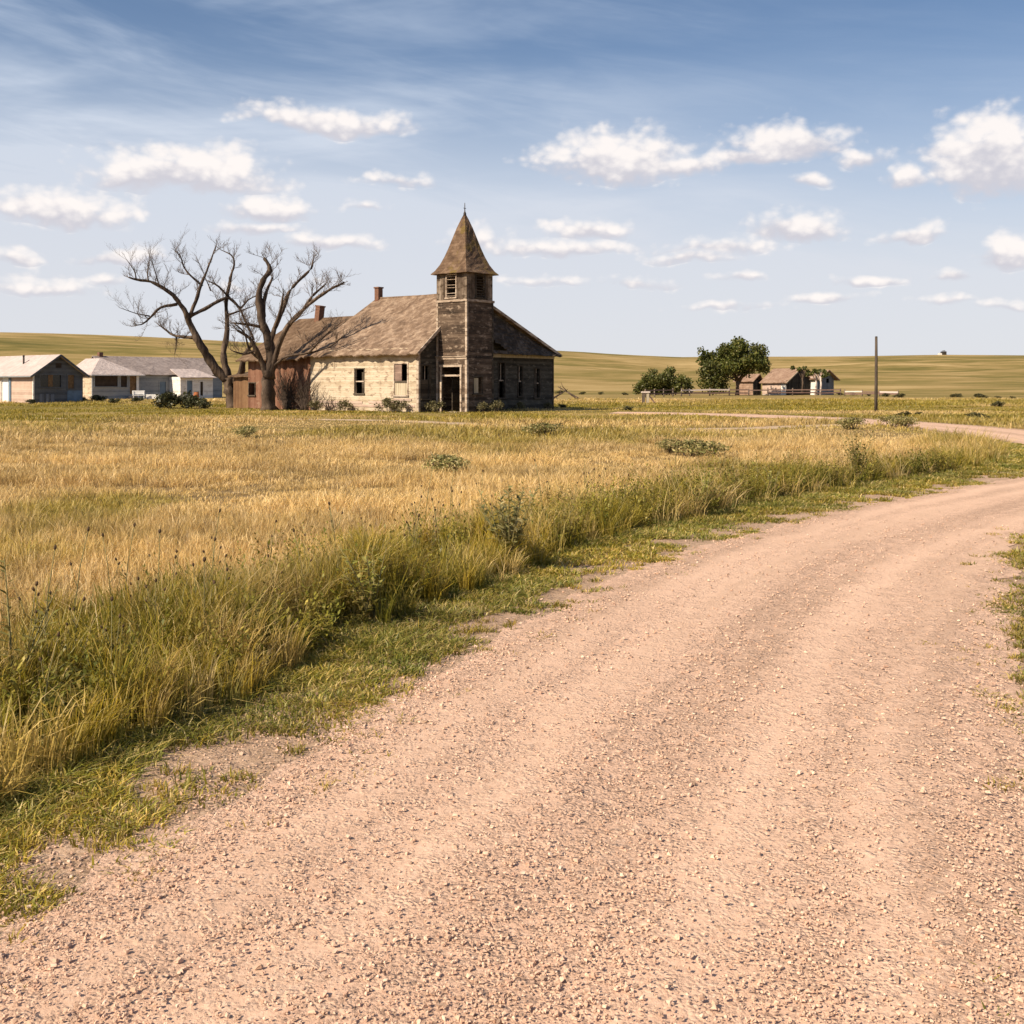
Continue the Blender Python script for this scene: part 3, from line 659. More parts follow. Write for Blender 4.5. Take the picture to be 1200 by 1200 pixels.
#@@BUILDINGS
# ------------------------------------------------------------------ buildings
class Frame:
    """local frame of a building: x along the shaded front, y along the sunlit side wall"""
    def __init__(s, loc, rz): s.o = Vector((*loc, 0)); s.rz = rz; s.R = Matrix.Rotation(-rz, 3, 'Z')
    def hit(s, px, py, axis, c):
        d = s.R @ Vector(((px - 600) / F, 1, (450 - py) / F)); o = s.R @ (Vector((0, 0, H)) - s.o); i = 'xyz'.index(axis)
        q = o + d * ((c - o[i]) / d[i]); return q
    def rect(s, x0, x1, y0, y1, axis, c):
        ym = (y0 + y1) / 2; a, b = s.hit(x0, ym, axis, c), s.hit(x1, ym, axis, c); xm = (x0 + x1) / 2
        lo, hi = s.hit(xm, y1, axis, c).z, s.hit(xm, y0, axis, c).z; k = 1 if axis == 'x' else 0
        u = sorted((a[k], b[k])); return (u[0], u[1], max(lo, .05), hi)
def frame_parts(name, root, axis, c, hole, mat, out=.05, w=.11, sill=True, th=.2):
    """window surround standing proud of the wall; c = wall plane, out = towards the viewer (negative side)"""
    u0, u1, z0, z1 = hole; m = MB()
    def bx(a, b, p, q):
        if axis == 'x': m.box(c - out, c + .03, a, b, p, q)
        else: m.box(a, b, c - out, c + .03, p, q)
    bx(u0 - w, u0 - .002, z0, z1); bx(u1 + .002, u1 + w, z0, z1); bx(u0 - w - .03, u1 + w + .03, z1 + .002, z1 + w)
    f = m.build(name, mat, root)
    if sill:
        m2 = MB(); a, b = u0 - w - .05, u1 + w + .05
        if axis == 'x': m2.box(c - out - .06, c + .04, a, b, z0 - .09, z0 - .004)
        else: m2.box(a, b, c - out - .06, c + .04, z0 - .09, z0 - .004)
        m2.build('sill', mat, f)
    return f
def panel(name, root, axis, c, u0, u1, z0, z1, mat, th=.03):
    m = MB()
    if axis == 'x': m.box(c, c + th, u0, u1, z0, z1)
    else: m.box(u0, u1, c, c + th, z0, z1)
    return m.build(name, mat, root)

def church():
    fr = Frame(CC, R(50)); root = empty('church', (*CC, 0), R(50))
    tag(root, 'abandoned weathered wooden church with square louvred steeple and cream side wall', 'church')
    # sunlit side wall
    w1 = fr.rect(416, 426.5, 432.5, 461, 'x', 0); w2 = fr.rect(462.5, 477.5, 426.5, 463, 'x', 0)
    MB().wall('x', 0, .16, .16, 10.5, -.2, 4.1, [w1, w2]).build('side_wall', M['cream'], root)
    f = frame_parts('window', root, 'x', 0, w1, M['darktrim'], out=.03, w=.06)
    MB().box(.07, .11, w1[0], w1[1], (w1[2] + w1[3]) / 2 - .05, (w1[2] + w1[3]) / 2 + .03).build('sash', M['trim'], f); p = panel('broken_board', f, 'x', .1, w1[0] + .12, w1[0] + .3, w1[2], w1[3] - .2, M['darktrim'])
    f = frame_parts('window', root, 'x', 0, w2, M['trim'], out=.04, w=.09)
    zm = w2[2] + (w2[3] - w2[2]) * .45; um = w2[0] + (w2[1] - w2[0]) * .47
    panel('boarding', f, 'x', .03, w2[0] + .01, w2[1] - .01, w2[2] + .01, zm - .1, M['paleboard'])
    panel('shutter', f, 'x', .02, um, w2[1] - .01, zm + .02, w2[3] - .01, M['shutter'], .05)
    panel('rail', f, 'x', -.01, w2[0], w2[1], zm - .1, zm + .02, M['darktrim'], .05)
    MB().box(-.03, .13, -.03, .16, -.2, 4.06).build('corner_board', M['trim'], root)
    # peeling boards along the foot of the side wall
    m = MB()
    for i, (a, b, z0, z1) in enumerate(((.3, 2.6, .32, .5), (1.2, 4.6, .52, .68), (2.9, 6.4, .3, .46), (5.2, 9.6, .5, .66), (7, 10.2, .26, .42), (.6, 2.2, .74, .86))):
        m.box(-.035 - .004 * i, -.003, a, b, z0, z1)
    m.build('loose_siding', M['pinkwall'], root)
    # shaded front
    hs = [fr.rect(*r, 'y', 0) for r in ((494.5, 503, 429, 467), (584.6, 591, 425.5, 466), (607.4, 611.8, 429.5, 464), (626.8, 632, 432, 466))]
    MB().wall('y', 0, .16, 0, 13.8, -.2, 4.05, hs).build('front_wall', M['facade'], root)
    for h in hs:
        f = frame_parts('window', root, 'y', 0, h, M['darktrim'], out=.04, w=.1)
        zc = (h[2] + h[3]) / 2; uc = (h[0] + h[1]) / 2
        MB().box(h[0], h[1], .07, .11, zc - .05, zc + .04).box(uc - .025, uc + .025, .075, .105, zc + .042, h[3]).build('sash', M['trim'], f)
    panel('board', f, 'y', .06, hs[3][0] + .1, hs[3][0] + .3, hs[3][2], hs[3][3] - .3, M['darktrim'])
    panel('boarding', root.children[-1] if root.children else root, 'y', .05, hs[0][0] + .02, hs[0][1] - .02, hs[0][2] + .02, hs[0][2] + 1.2, M['darktrim'])
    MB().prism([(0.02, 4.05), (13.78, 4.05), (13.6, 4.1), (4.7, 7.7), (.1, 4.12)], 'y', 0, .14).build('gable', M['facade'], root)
    MB().box(4.16, 13.9, -.06, -.004, 3.62, 3.86).build('frieze_board', M['paleboard'], root)
    MB().box(13.72, 13.88, -.03, .16, -.2, 3.9).build('corner_board', M['darktrim'], root)
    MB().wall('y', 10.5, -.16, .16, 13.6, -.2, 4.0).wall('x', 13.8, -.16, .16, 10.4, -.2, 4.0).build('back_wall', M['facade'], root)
    # roof
    m = MB()
    m.slab((-.45, -.38, 3.74), (-.45, 10.95, 3.74), (4.7, 8.9, 7.9), (4.7, -.3, 7.9), 46, 24, .09, .055, .14, sag=.10)
    m.slab((14.2, -.38, 3.9), (14.2, 10.95, 3.9), (4.7, 8.9, 7.9), (4.7, -.3, 7.9), 30, 24, .09, .04, .12)
    m.slab((-.45, 10.95, 3.74), (14.2, 10.95, 3.9), (4.72, 8.9, 7.9), (4.68, 8.9, 7.9), 20, 14, .09, .03, .1)
    rf = m.build('roof', M['roof'], root)
    m = MB(); m.tube([(4.7, -.34, 7.93), (4.7, 4, 7.86), (4.7, 8.95, 7.92)], .07, 6); m.build('ridge_cap', M['roof'], rf)
    m = MB(); m.beam((-.47, -.42, 3.70), (4.62, -.34, 7.84), .06, .2); m.build('rake_board', M['trim'], rf)
    m = MB(); m.beam((14.24, -.42, 3.86), (4.8, -.34, 7.84), .06, .18); m.build('rake_board', M['trim'], rf)
    m = MB(); m.box(4.52, 4.94, 8.5, 8.9, 7.4, 8.62).box(4.47, 4.99, 8.45, 8.95, 8.622, 8.72); m.build('chimney', M['brick'], rf)
    # dark shingled skirt roof right of the tower with a collapsed corner
    hole = lambda u, w: u < .36 and w < .62 - u * 1.35 and w > .06
    MB().slab((4.14, -1.0, 3.92), (14.1, -.7, 3.84), (13.9, -.1, 4.0), (4.14, -.1, 7.45), 36, 16, .07, .05, .10, skip=hole).build('skirt_roof', M['darkroof'], root)
    # tower
    x0, x1, y0, y1 = 1.6, 4.12, -2.66, -.02
    door = fr.rect(518, 539.5, 430, 484, 'x', x0); door = (door[0], door[1], .06, door[3]); bl = fr.rect(523.5, 534, 322, 353, 'x', x0)
    win = fr.rect(555, 565, 442, 461, 'y', y0); br = fr.rect(558, 568, 322, 353, 'y', y0)
    ZB = 7.0
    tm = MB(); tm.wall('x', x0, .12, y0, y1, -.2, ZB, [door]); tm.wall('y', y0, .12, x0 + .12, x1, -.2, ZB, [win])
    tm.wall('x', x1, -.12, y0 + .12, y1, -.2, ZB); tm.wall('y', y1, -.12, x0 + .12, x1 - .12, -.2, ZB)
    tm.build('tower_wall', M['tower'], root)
    tm = MB(); a = .025
    zt = 8.82
    tm.wall('x', x0 + a, .12, y0 + a, y1, ZB + .16, zt, [(bl[0], bl[1], ZB + .3, zt - .12)])
    tm.wall('y', y0 + a, .12, x0 + .12 + a, x1 - a, ZB + .16, zt, [(br[0], br[1], ZB + .3, zt - .12)])
    tm.wall('x', x1 - a, -.12, y0 + .12 + a, y1, ZB + .16, zt); tm.wall('y', y1, -.12, x0 + .2, x1 - .2, ZB + .16, zt)
    tm.build('belfry', M['belfry'], root)
    for ax, c, h in (('x', x0 + a, bl), ('y', y0 + a, br)):
        h = (h[0], h[1], ZB + .3, zt - .12)
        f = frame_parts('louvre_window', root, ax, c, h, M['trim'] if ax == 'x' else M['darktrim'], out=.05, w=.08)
        m = MB(); nz = 8
        for i in range(nz):
            if i in (2, 5) and ax == 'x': continue
            z = h[2] + (i + .5) * (h[3] - h[2]) / nz; t_ = .05 * (rnd.random() - .5)
            if ax == 'x': m.beam((c + .06, h[0], z + t_), (c + .06, h[1], z - t_), .13, .03)
            else: m.beam((h[0], c + .06, z + t_), (h[1], c + .06, z - t_), .13, .03)
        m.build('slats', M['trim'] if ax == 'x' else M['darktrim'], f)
    m = MB(); m.box(x0 - .07, x1 + .07, y0 - .07, y1, ZB, ZB + .15); m.build('belt_moulding', M['trim'], root)
    m = MB(); m.box(x0 - .06, x0 - .003, y0 - .03, y1, 3.35, 3.5).box(x0 - .12, x0 - .003, y0 - .05, y1, 3.51, 3.57); m.build('door_moulding', M['trim'], root)
    for (cx_, cy_) in ((x0, y0), (x1 - .1, y0), (x0, y1 - .14)):
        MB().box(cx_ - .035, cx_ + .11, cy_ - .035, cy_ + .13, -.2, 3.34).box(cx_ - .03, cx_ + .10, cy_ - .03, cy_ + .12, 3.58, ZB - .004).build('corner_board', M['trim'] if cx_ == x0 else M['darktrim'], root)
    df = MB(); u0, u1, zz0, zz1 = door
    df.box(x0 - .06, x0 + .05, u0 - .13, u0 - .002, 0, zz1).box(x0 - .06, x0 + .05, u1 + .002, u1 + .13, 0, zz1).box(x0 - .08, x0 + .05, u0 - .18, u1 + .18, zz1 + .002, zz1 + .14)
    d = df.build('door_frame', M['trim'], root)
    MB().box(x0 - .03, x0 + .06, u0, u1, 2.28, 2.40).build('transom_bar', M['trim'], d)
    MB().box(x0 - .14, x0 + .1, u0 - .2, u1 + .2, -.1, .055).build('threshold', M['trim'], d)
    # half-open inner door leaf seen in the dark
    MB().box(x0 + .7, x0 + 1.5, u1 - .25, u1 - .2, .06, 2.2).build('door_leaf', M['darktrim'], d)
    f = frame_parts('window', root, 'y', y0, win, M['darktrim'], out=.04, w=.07)
    panel('boarding', f, 'y', y0 + .05, win[0] + .02, win[0] + (win[1] - win[0]) * .62, win[2] + .02, win[3] - .05, M['paleboard'])
    # bell-cast spire
    cx_, cy_ = (x0 + x1) / 2, (y0 + y1) / 2; prof = [(1.55, 8.84), (1.36, 9.05), (1.13, 9.45), (.93, 9.95), (.75, 10.5), (.55, 11.2), (.36, 11.85), (.17, 12.4), (.035, 12.75)]
    vs = []; fs = []; nper = 8
    def ring(hw, z):
        r_ = []
        for e, (p, q) in enumerate((((-1, -1), (1, -1)), ((1, -1), (1, 1)), ((1, 1), (-1, 1)), ((-1, 1), (-1, -1)))):
            for k in range(nper):
                s_ = k / nper; jj = 0 if k == 0 else .018
                X, Y = p[0] * (1 - s_) + q[0] * s_, p[1] * (1 - s_) + q[1] * s_
                r_.append((cx_ + X * (hw + rnd.uniform(-jj, jj)), cy_ + Y * (hw + rnd.uniform(-jj, jj)), z + rnd.uniform(-jj, jj)))
        return r_
    pr = []
    for (a0, b0), (a1, b1) in zip(prof, prof[1:]):
        for k in range(3): pr.append((a0 + (a1 - a0) * k / 3, b0 + (b1 - b0) * k / 3))
    pr.append(prof[-1]); n4 = 4 * nper
    vs += ring(1.55, 8.80)
    for hw, z in pr: vs += ring(hw, z)
    for i in range(len(pr)):
        for k in range(n4): fs.append((i*n4 + k, i*n4 + (k+1) % n4, (i+1)*n4 + (k+1) % n4, (i+1)*n4 + k))
    fs.append(tuple(range(n4))[::-1]); fs.append(tuple(range(len(pr)*n4, len(pr)*n4 + n4)))
    s_ = MB().add(vs, fs).build('spire', M['spire'], root)
    m = MB(); m.tube([(cx_, cy_, 12.6), (cx_, cy_, 12.78), (cx_, cy_, 12.9), (cx_, cy_, 13.45)], [.10, .09, .035, .02], 8)
    m.tube([(cx_ - .12, cy_, 13.1), (cx_ + .12, cy_, 13.1)], .018, 6); m.build('finial', M['iron'], s_)
    # annex behind
    aw = fr.rect(292, 299, 449, 463, 'x', .05)
    MB().wall('x', .05, .15, 10.52, 17.6, -.2, 4.0, [aw]).build('annex_wall', M['red'], root)
    MB().wall('y', 17.6, -.15, .2, 7, -.2, 4.0).wall('x', 7, -.15, 10.52, 17.4, -.2, 4.0).build('annex_back_wall', M['red'], root)
    frame_parts('window', root, 'x', .05, aw, M['darktrim'], out=.04, w=.07)
    m = MB()
    m.slab((-.62, 10.97, 3.56), (-.62, 18.1, 3.56), (3.5, 16.0, 6.66), (3.5, 9.6, 6.66), 30, 18, .1, .05, .16, sag=.1)
    m.slab((7.6, 10.97, 3.56), (7.6, 18.1, 3.56), (3.5, 16.0, 6.66), (3.5, 9.6, 6.66), 16, 10, .1, .03, .1)
    m.slab((-.62, 18.1, 3.56), (7.6, 18.1, 3.56), (3.52, 16, 6.66), (3.48, 16, 6.66), 16, 12, .1, .03, .1)
    ar = m.build('annex_roof', M['annexroof'], root)
    rot = Matrix.Rotation(R(9), 3, 'X'); MB().box(-.24, .24, -.24, .24, -.7, .70, rot=rot, at=(3.4, 13.6, 6.75)).box(-.28, .28, -.28, .28, .702, .8, rot=rot, at=(3.4, 13.6, 6.75)).build('chimney', M['brick'], ar)
    MB().wall('x', .5, .12, 17.62, 20.0, -.2, 2.45).wall('y', 20.0, -.12, .62, 4, -.2, 2.45).build('lean_to_wall', M['brown'], root)
    MB().slab((.2, 17.63, 2.42), (.2, 20.3, 2.42), (4.2, 20.3, 3.1), (4.2, 17.63, 3.1), 10, 8, .1, .02, .08).build('lean_to_roof', M['annexroof'], root)
church()

def house_gable():
    fr = Frame(HA[:2], HA[2]); root = empty('house', (HA[0], HA[1], 0), HA[2])
    tag(root, 'small bungalow with pale pinkish roof and dark grey gable front', 'house')
    W_, L_ = 4.95, 12.0
    g = [fr.rect(47, 71.5, 439.5, 453.5, 'y', 0), fr.rect(79.5, 87, 439.5, 455.5, 'y', 0)]
    dr = fr.rect(2, 10.5, 442, 468, 'x', 0); dr = (dr[0], dr[1], .06, dr[3])
    MB().wall('y', 0, .15, 0, W_, -.2, 2.75, g).build('front_wall', M['darkgable'], root)
    MB().prism([(.0, 2.75), (W_, 2.75), (W_/2, 4.4)], 'y', 0, .14).build('gable', M['darkgable'], root)
    MB().wall('x', 0, .15, .16, L_, -.2, 2.75, [dr]).build('side_wall', M['pinkwall'], root)
    MB().wall('x', W_, -.15, .16, L_, -.2, 2.75).wall('y', L_, -.15, .2, W_ - .2, -.2, 2.75).build('back_wall', M['darkgable'], root)
    MB().box(-.03, .1, -.03, .1, -.2, 2.6).build('corner_board', M['whitewall'], root)
    f = frame_parts('window', root, 'y', 0, g[0], M['darkgable'], w=.1); u0, u1, z0, z1 = g[0]
    panel('pane', f, 'y', .09, u0, u1, z0, z1, M['glass'])
    panel('curtain', f, 'y', .06, u0 + (u1-u0) * .40, u0 + (u1-u0) * .62, z0, z1, M['curtain'], .02)
    f = frame_parts('window', root, 'y', 0, g[1], M['darkgable'], w=.1); panel('pane', f, 'y', .09, *g[1], M['curtain'])
    m = MB()
    for a, b in ((.6, 1.05), (1.2, 1.5), (1.7, 2.05)): m.box(a, b, -.05, -.003, .1, .85)
    m.build('porch_panel', M['shedblue'], root)
    MB().box(3.35, 4.85, -.06, -.004, .1, 1.18).build('porch_panel', M['bluedoor'], root)
    f = frame_parts('door', root, 'x', 0, dr, M['whitewall'], sill=False)
    panel('door_leaf', f, 'x', .05, dr[0] + .02, dr[1] - .02, .06, dr[3] - .02, M['whitepaint'])
    b = fr.rect(10.9, 13.3, 443, 468, 'x', 0); MB().box(-.09, -.005, b[0], b[1], .05, b[3]).build('shutter', M['bluedoor'], root)
    m = MB()
    m.slab((-.38, -.45, 2.58), (-.38, L_ + .3, 2.58), (W_/2, L_ + .3, 4.62), (W_/2, -.45, 4.62), 20, 8, .1, .012)
    m.slab((W_ + .38, -.45, 2.58), (W_ + .38, L_ + .3, 2.58), (W_/2, L_ + .3, 4.62), (W_/2, -.45, 4.62), 20, 8, .1, .012)
    r_ = m.build('roof', M['tinroof'], root)
    MB().beam((-.43, -.4, 2.5), (-.43, L_ + .3, 2.5), .1, .1).build('gutter', M['greywall'], r_)
    MB().tube([(1.3, 4.5, 3.5), (1.3, 4.5, 4.5)], .09, 10).tube([(1.3, 4.5, 4.5), (1.3, 4.5, 4.62)], [.15, .05], 10).build('vent_pipe', M['iron'], r_)
    MB().box(2.2, 2.75, -.04, -.004, 3.35, 3.8).build('gable_vent', M['window_dark'], root)
    for sx, e in ((-.42, 0), (W_ + .42, 0)): MB().beam((sx, -.48, 2.5), (W_/2, -.48, 4.54), .06, .17).build('rake_board', M['darkgable'], r_)
house_gable()

def house_hip():
    fr = Frame(HB[:2], HB[2]); root = empty('house', (HB[0], HB[1], 0), HB[2])
    tag(root, 'long low grey roofed house with hipped sunporch on its end', 'house')
    W_ = 6.3
    g = [fr.rect(111, 138, 439.5, 453, 'y', 0), fr.rect(141.5, 149, 439.5, 453.5, 'y', 0), fr.rect(152, 161.5, 439.5, 462, 'y', 0)]
    MB().wall('y', 0, .14, 0, W_, -.2, 3.0, g).build('porch_wall', M['greywall'], root)
    MB().wall('x', 0, .14, .15, 6, -.2, 3.0).build('side_wall', M['cream'], root)
    MB().wall('x', W_, -.14, .15, 1.6, -.2, 3.0).build('porch_side_wall', M['whitewall'], root)
    for i, h in enumerate(g):
        f = frame_parts('window', root, 'y', 0, h, M['greywall'], w=.1, sill=i < 2)
        panel('pane', f, 'y', .1, *h, M['curtain'] if i == 2 else M['window_dark'])
    MB().box(W_ - .5, W_ - .2, -.12, -.004, -.2, 2.9).build('porch_post', M['whitepaint'], root)
    m = MB(); ap = (2.6, 2.7, 4.95)
    m.slab((-.45, -.5, 2.92), (W_ + .4, -.5, 2.92), (2.7, 2.7, 4.95), (2.5, 2.7, 4.95), 14, 10, .1, .015)
    m.slab((-.45, -.5, 2.92), (-.45, 6, 2.92), (2.5, 6, 4.95), (2.5, 2.7, 4.95), 10, 10, .1, .015)
    m.slab((W_ + .4, -.5, 2.92), (W_ + .4, 3.2, 2.92), (2.7, 3.2, 4.95), (2.7, 2.7, 4.95), 10, 10, .1, .015)
    m.build('porch_roof', M['tinroof'], root)
    MB().beam((-.45, -.55, 2.86), (W_ + .4, -.55, 2.86), .1, .12).build('gutter', M['whitepaint'], root)
    MB().box(4.5, 5.9, -.9, -.15, -.1, .16).box(4.6, 5.8, -.45, -.15, .163, .32).build('steps', M['stone'], root)
    MB().box(3.6, 4.1, 4.7, 5.2, 4.6, 5.75).build('chimney', M['brick'], root)
    # long block
    gw = [fr.rect(187, 190, 452, 464, 'y', 1.6)]; gw[0] = (gw[0][0], gw[0][0] + .9, .1, 2.1)
    MB().wall('y', 1.6, .14, W_ + .02, 19.5, -.2, 3.05, gw).build('long_wall', M['greywall'], root)
    MB().wall('y', 8.2, -.14, 0, 19.5, -.2, 3.05).wall('x', 19.5, -.14, 1.75, 8.0, -.2, 3.05).build('back_wall', M['greywall'], root)
    m = MB(); m.slab((3.4, 1.15, 3.0), (20, 1.15, 3.0), (19, 4.9, 5.3), (2.75, 4.9, 5.3), 24, 9, .1, .03, .05); m.slab((3.4, 8.6, 3.0), (20, 8.6, 3.0), (19, 4.9, 5.3), (2.75, 4.9, 5.3), 12, 6, .1, .02)
    m.slab((20, 1.15, 3.0), (20, 8.6, 3.0), (19, 4.95, 5.3), (19, 4.85, 5.3), 8, 6, .1, .02)
    m.build('roof', M['greyroof'], root)
    f = frame_parts('door', root, 'y', 1.6, gw[0], M['greywall'], sill=False); panel('door_leaf', f, 'y', 1.68, *gw[0], M['bluedoor'])
    # entrance porch with white panels
    a = fr.hit(211.5, 455, 'y', -.9).x; b = fr.hit(249.5, 455, 'y', -.9).x; q = lambda px: fr.hit(px, 455, 'y', -.9).x
    dh = (q(219), q(225.5), .05, 2.25); dh2 = (q(234.5), q(238), .3, 2.1)
    MB().wall('y', -.9, .12, a, b, -.2, 2.7, [dh, dh2]).wall('x', a, .12, -.78, 1.58, -.2, 2.7).wall('x', b, -.12, -.78, 1.58, -.2, 2.7).build('entry_wall', M['whitewall'], root)
    f = frame_parts('door', root, 'y', -.9, dh, M['whitepaint'], sill=False); panel('door_leaf', f, 'y', -.83, *dh, M['bluedoor'])
    f = frame_parts('window', root, 'y', -.9, dh2, M['whitepaint']); panel('pane', f, 'y', -.83, *dh2, M['window_dark'])
    m = MB(); m.slab((a - .3, -1.3, 2.66), (b + .3, -1.3, 2.66), (b - .5, 2.2, 3.75), (a + .5, 2.2, 3.75), 12, 8, .1, .03, .06); m.build('entry_roof', M['tinroof'], root)
    return fr, q
frB, qB = house_hip()

def barn():
    fr = Frame(BARN[:2], BARN[2]); root = empty('barn', (BARN[0], BARN[1], 0), BARN[2])
    tag(root, 'low brown roofed farm building with white side wall and dark open gable', 'barn')
    W_, L_ = 6.2, 5.2
    MB().wall('x', 0, .15, .16, L_, -.2, 2.3).build('side_wall', M['whitewall'], root)
    MB().box(-.05, -.004, 1.2, L_, 0.1, 1.9).build('weathered_cladding', M['pinkwall'], root)
    op = (1.0, 3.0, .05, 2.1)
    MB().wall('y', 0, .15, 0, W_, -.2, 2.3, [op]).build('front_wall', M['barndark'], root)
    MB().prism([(0, 2.3), (W_, 2.3), (W_/2, 4.15)], 'y', 0, .15).build('gable', M['barndark'], root)
    panel('barn_door', root, 'y', .05, *op, M['barndark'])
    MB().wall('x', W_, -.15, .16, L_, -.2, 2.3).wall('y', L_, -.15, .2, W_ - .2, -.2, 2.3).build('back_wall', M['barndark'], root)
    m = MB()
    for e in (-.45, W_ + .45): m.slab((e, -.35, 2.0), (e, L_ + .4, 2.0), (W_/2, L_ + .4, 4.4), (W_/2, -.35, 4.4), 14, 8, .12, .04, .08)
    m.build('roof', M['barnroof'], root)
    MB().beam((-.48, -.4, 1.95), (W_/2, -.4, 4.35), .06, .16).build('rake_board', M['paleboard'], root)
    fa = (*at(883, 184.), 0); root = empty('shed', fa, R(35))
    tag(root, 'squat pinkish brown shed partly hidden behind the big green tree', 'shed')
    MB().wall('y', 0, .12, 0, 1.8, -.2, 2.4).wall('x', 1.8, -.12, .13, 4, -.2, 2.4).wall('y', 4, -.12, .13, 1.6, -.2, 2.4).build('wall', M['barndark'], root)
    MB().wall('x', 0, .12, .13, 4, -.2, 2.4).build('side_wall', M['barnroof'], root)
    m = MB(); m.slab((-.4, -.3, 2.2), (-.4, 4.3, 2.2), (1.3, 4.3, 3.5), (1.3, -.3, 3.5), 8, 5, .1, .03); m.slab((2.2, -.3, 2.3), (2.2, 4.3, 2.3), (1.3, 4.3, 3.5), (1.3, -.3, 3.5), 8, 5, .1, .03)
    m.build('roof', M['barnroof'], root)
    fs_ = Frame(at(958, 182.), R(35)); root = empty('shed', (*at(958, 182.), 0), R(35))
    tag(root, 'tall narrow blue-grey shed with overhanging peaked roof', 'shed')
    W_, L_ = 4.1, 2.2
    MB().wall('y', 0, .12, 0, W_, -.2, 2.95, [(2.2, 2.9, 2.0, 2.7)]).build('front_wall', M['shedblue'], root)
    MB().prism([(0, 2.95), (W_, 2.95), (W_/2, 3.8)], 'y', 0, .12).build('gable', M['shedblue'], root)
    MB().wall('x', 0, .12, .13, L_, -.2, 2.95).build('side_wall', M['whitewall'], root)
    MB().wall('x', W_, -.12, .13, L_, -.2, 2.95).wall('y', L_, -.12, .13, W_ - .13, -.2, 2.95).build('back_wall', M['shedblue'], root)
    m = MB()
    for e in (-.5, W_ + .7): m.slab((e, -.8, 2.6 if e < 0 else 2.45), (e, L_ + .4, 2.6), (W_/2, L_ + .4, 4.15), (W_/2, -.8, 4.15), 8, 6, .12, .04, .06)
    m.build('roof', M['barnroof'], root)
barn()

# ------------------------------------------------------------------ dead trees (limbs traced in metres around each trunk, spread in depth)
def dead_tree(D0, label, limbs, name, seed):
    rr = random.Random(seed); base = limbs[0][0][0]; ox = 130 + base[0] / 4; oy = 270 + base[1] / 4
    X0, _ = at(ox, D0); root = empty(name, (X0, D0, 0)); tag(root, label, 'tree', 'dead trees by the church')
    mp = D0 / F; P3 = lambda c, dep: Vector(((130 + c[0] / 4 - ox) * mp, dep, (oy - (270 + c[1] / 4)) * mp))
    tb, tw = MB(), MB(); segs = []
    def smooth(pts):
        q = catmull([tuple(p) for p in pts], 3); return [Vector(p) for p in q]
    for pts, r0, r1, d0, d1 in limbs:
        n = len(pts); P = [P3(c, d0 + (d1 - d0) * i / max(n - 1, 1) + (0 if i == 0 else rr.uniform(-.1, .1))) for i, c in enumerate(pts)]
        if pts is limbs[0][0]: P[0].z = -.15
        S = smooth(P); m_ = len(S); rad = [1.12 * (r0 + (r1 - r0) * (i / (m_ - 1))**.9) for i in range(m_)]
        if pts is limbs[0][0]: rad = [r * (1 + .55 * math.exp(-i / 1.6)) for i, r in enumerate(rad)]
        rad = [q * rr.uniform(.86, 1.14) for q in rad]; tb.tube(S, rad, 9, rough=.34); segs.append((S, rad))
    def twig(p, d, L, r, lev):
        k = 4 + int(L * 1.2); pts = [p]; dd = d.normalized()
        for i in range(k):
            dd = (dd + Vector((rr.uniform(-.35, .35), rr.uniform(-.35, .35), rr.uniform(-.18, .34)))).normalized(); pts.append(pts[-1] + dd * L / k)
        tw.tube(pts, [r * (1 - .75 * i / k) for i in range(k + 1)], 4 if r < .02 else 5, cap=False)
        if lev > 0:
            for i in range(1, k + 1):
                for _ in range(2 if rr.random() < .6 else 1):
                    a = Vector((rr.uniform(-1, 1), rr.uniform(-1, 1), rr.uniform(-.35, 1)))
                    twig(pts[i], dd * .7 + a * .8, L * rr.uniform(.3, .55), r * .55, lev - 1)
    for S, rad in segs[1:]:
        for i in range(len(S) // 4, len(S)):
            if rad[i] > .17: continue
            for _k in range(2 if rr.random() < .35 else 1):
                if rr.random() > (.85 if rad[i] < .1 else .5): continue
                d = (S[min(i + 1, len(S) - 1)] - S[i - 1]).normalized(); a = Vector((rr.uniform(-1, 1), rr.uniform(-1, 1), rr.uniform(-.25, 1)))
                twig(S[i], d * .5 + a, rr.uniform(.55, 1.5), min(rad[i] * .4, .022), 2 if rr.random() < .85 else 1)
        d = (S[-1] - S[-2]).normalized(); twig(S[-1], d, rr.uniform(.25, .55), min(rad[-1] * .8, .03), 1)
    tb.build('trunk', M['bark'], root); tw.build('twigs', M['twig'], root); return root
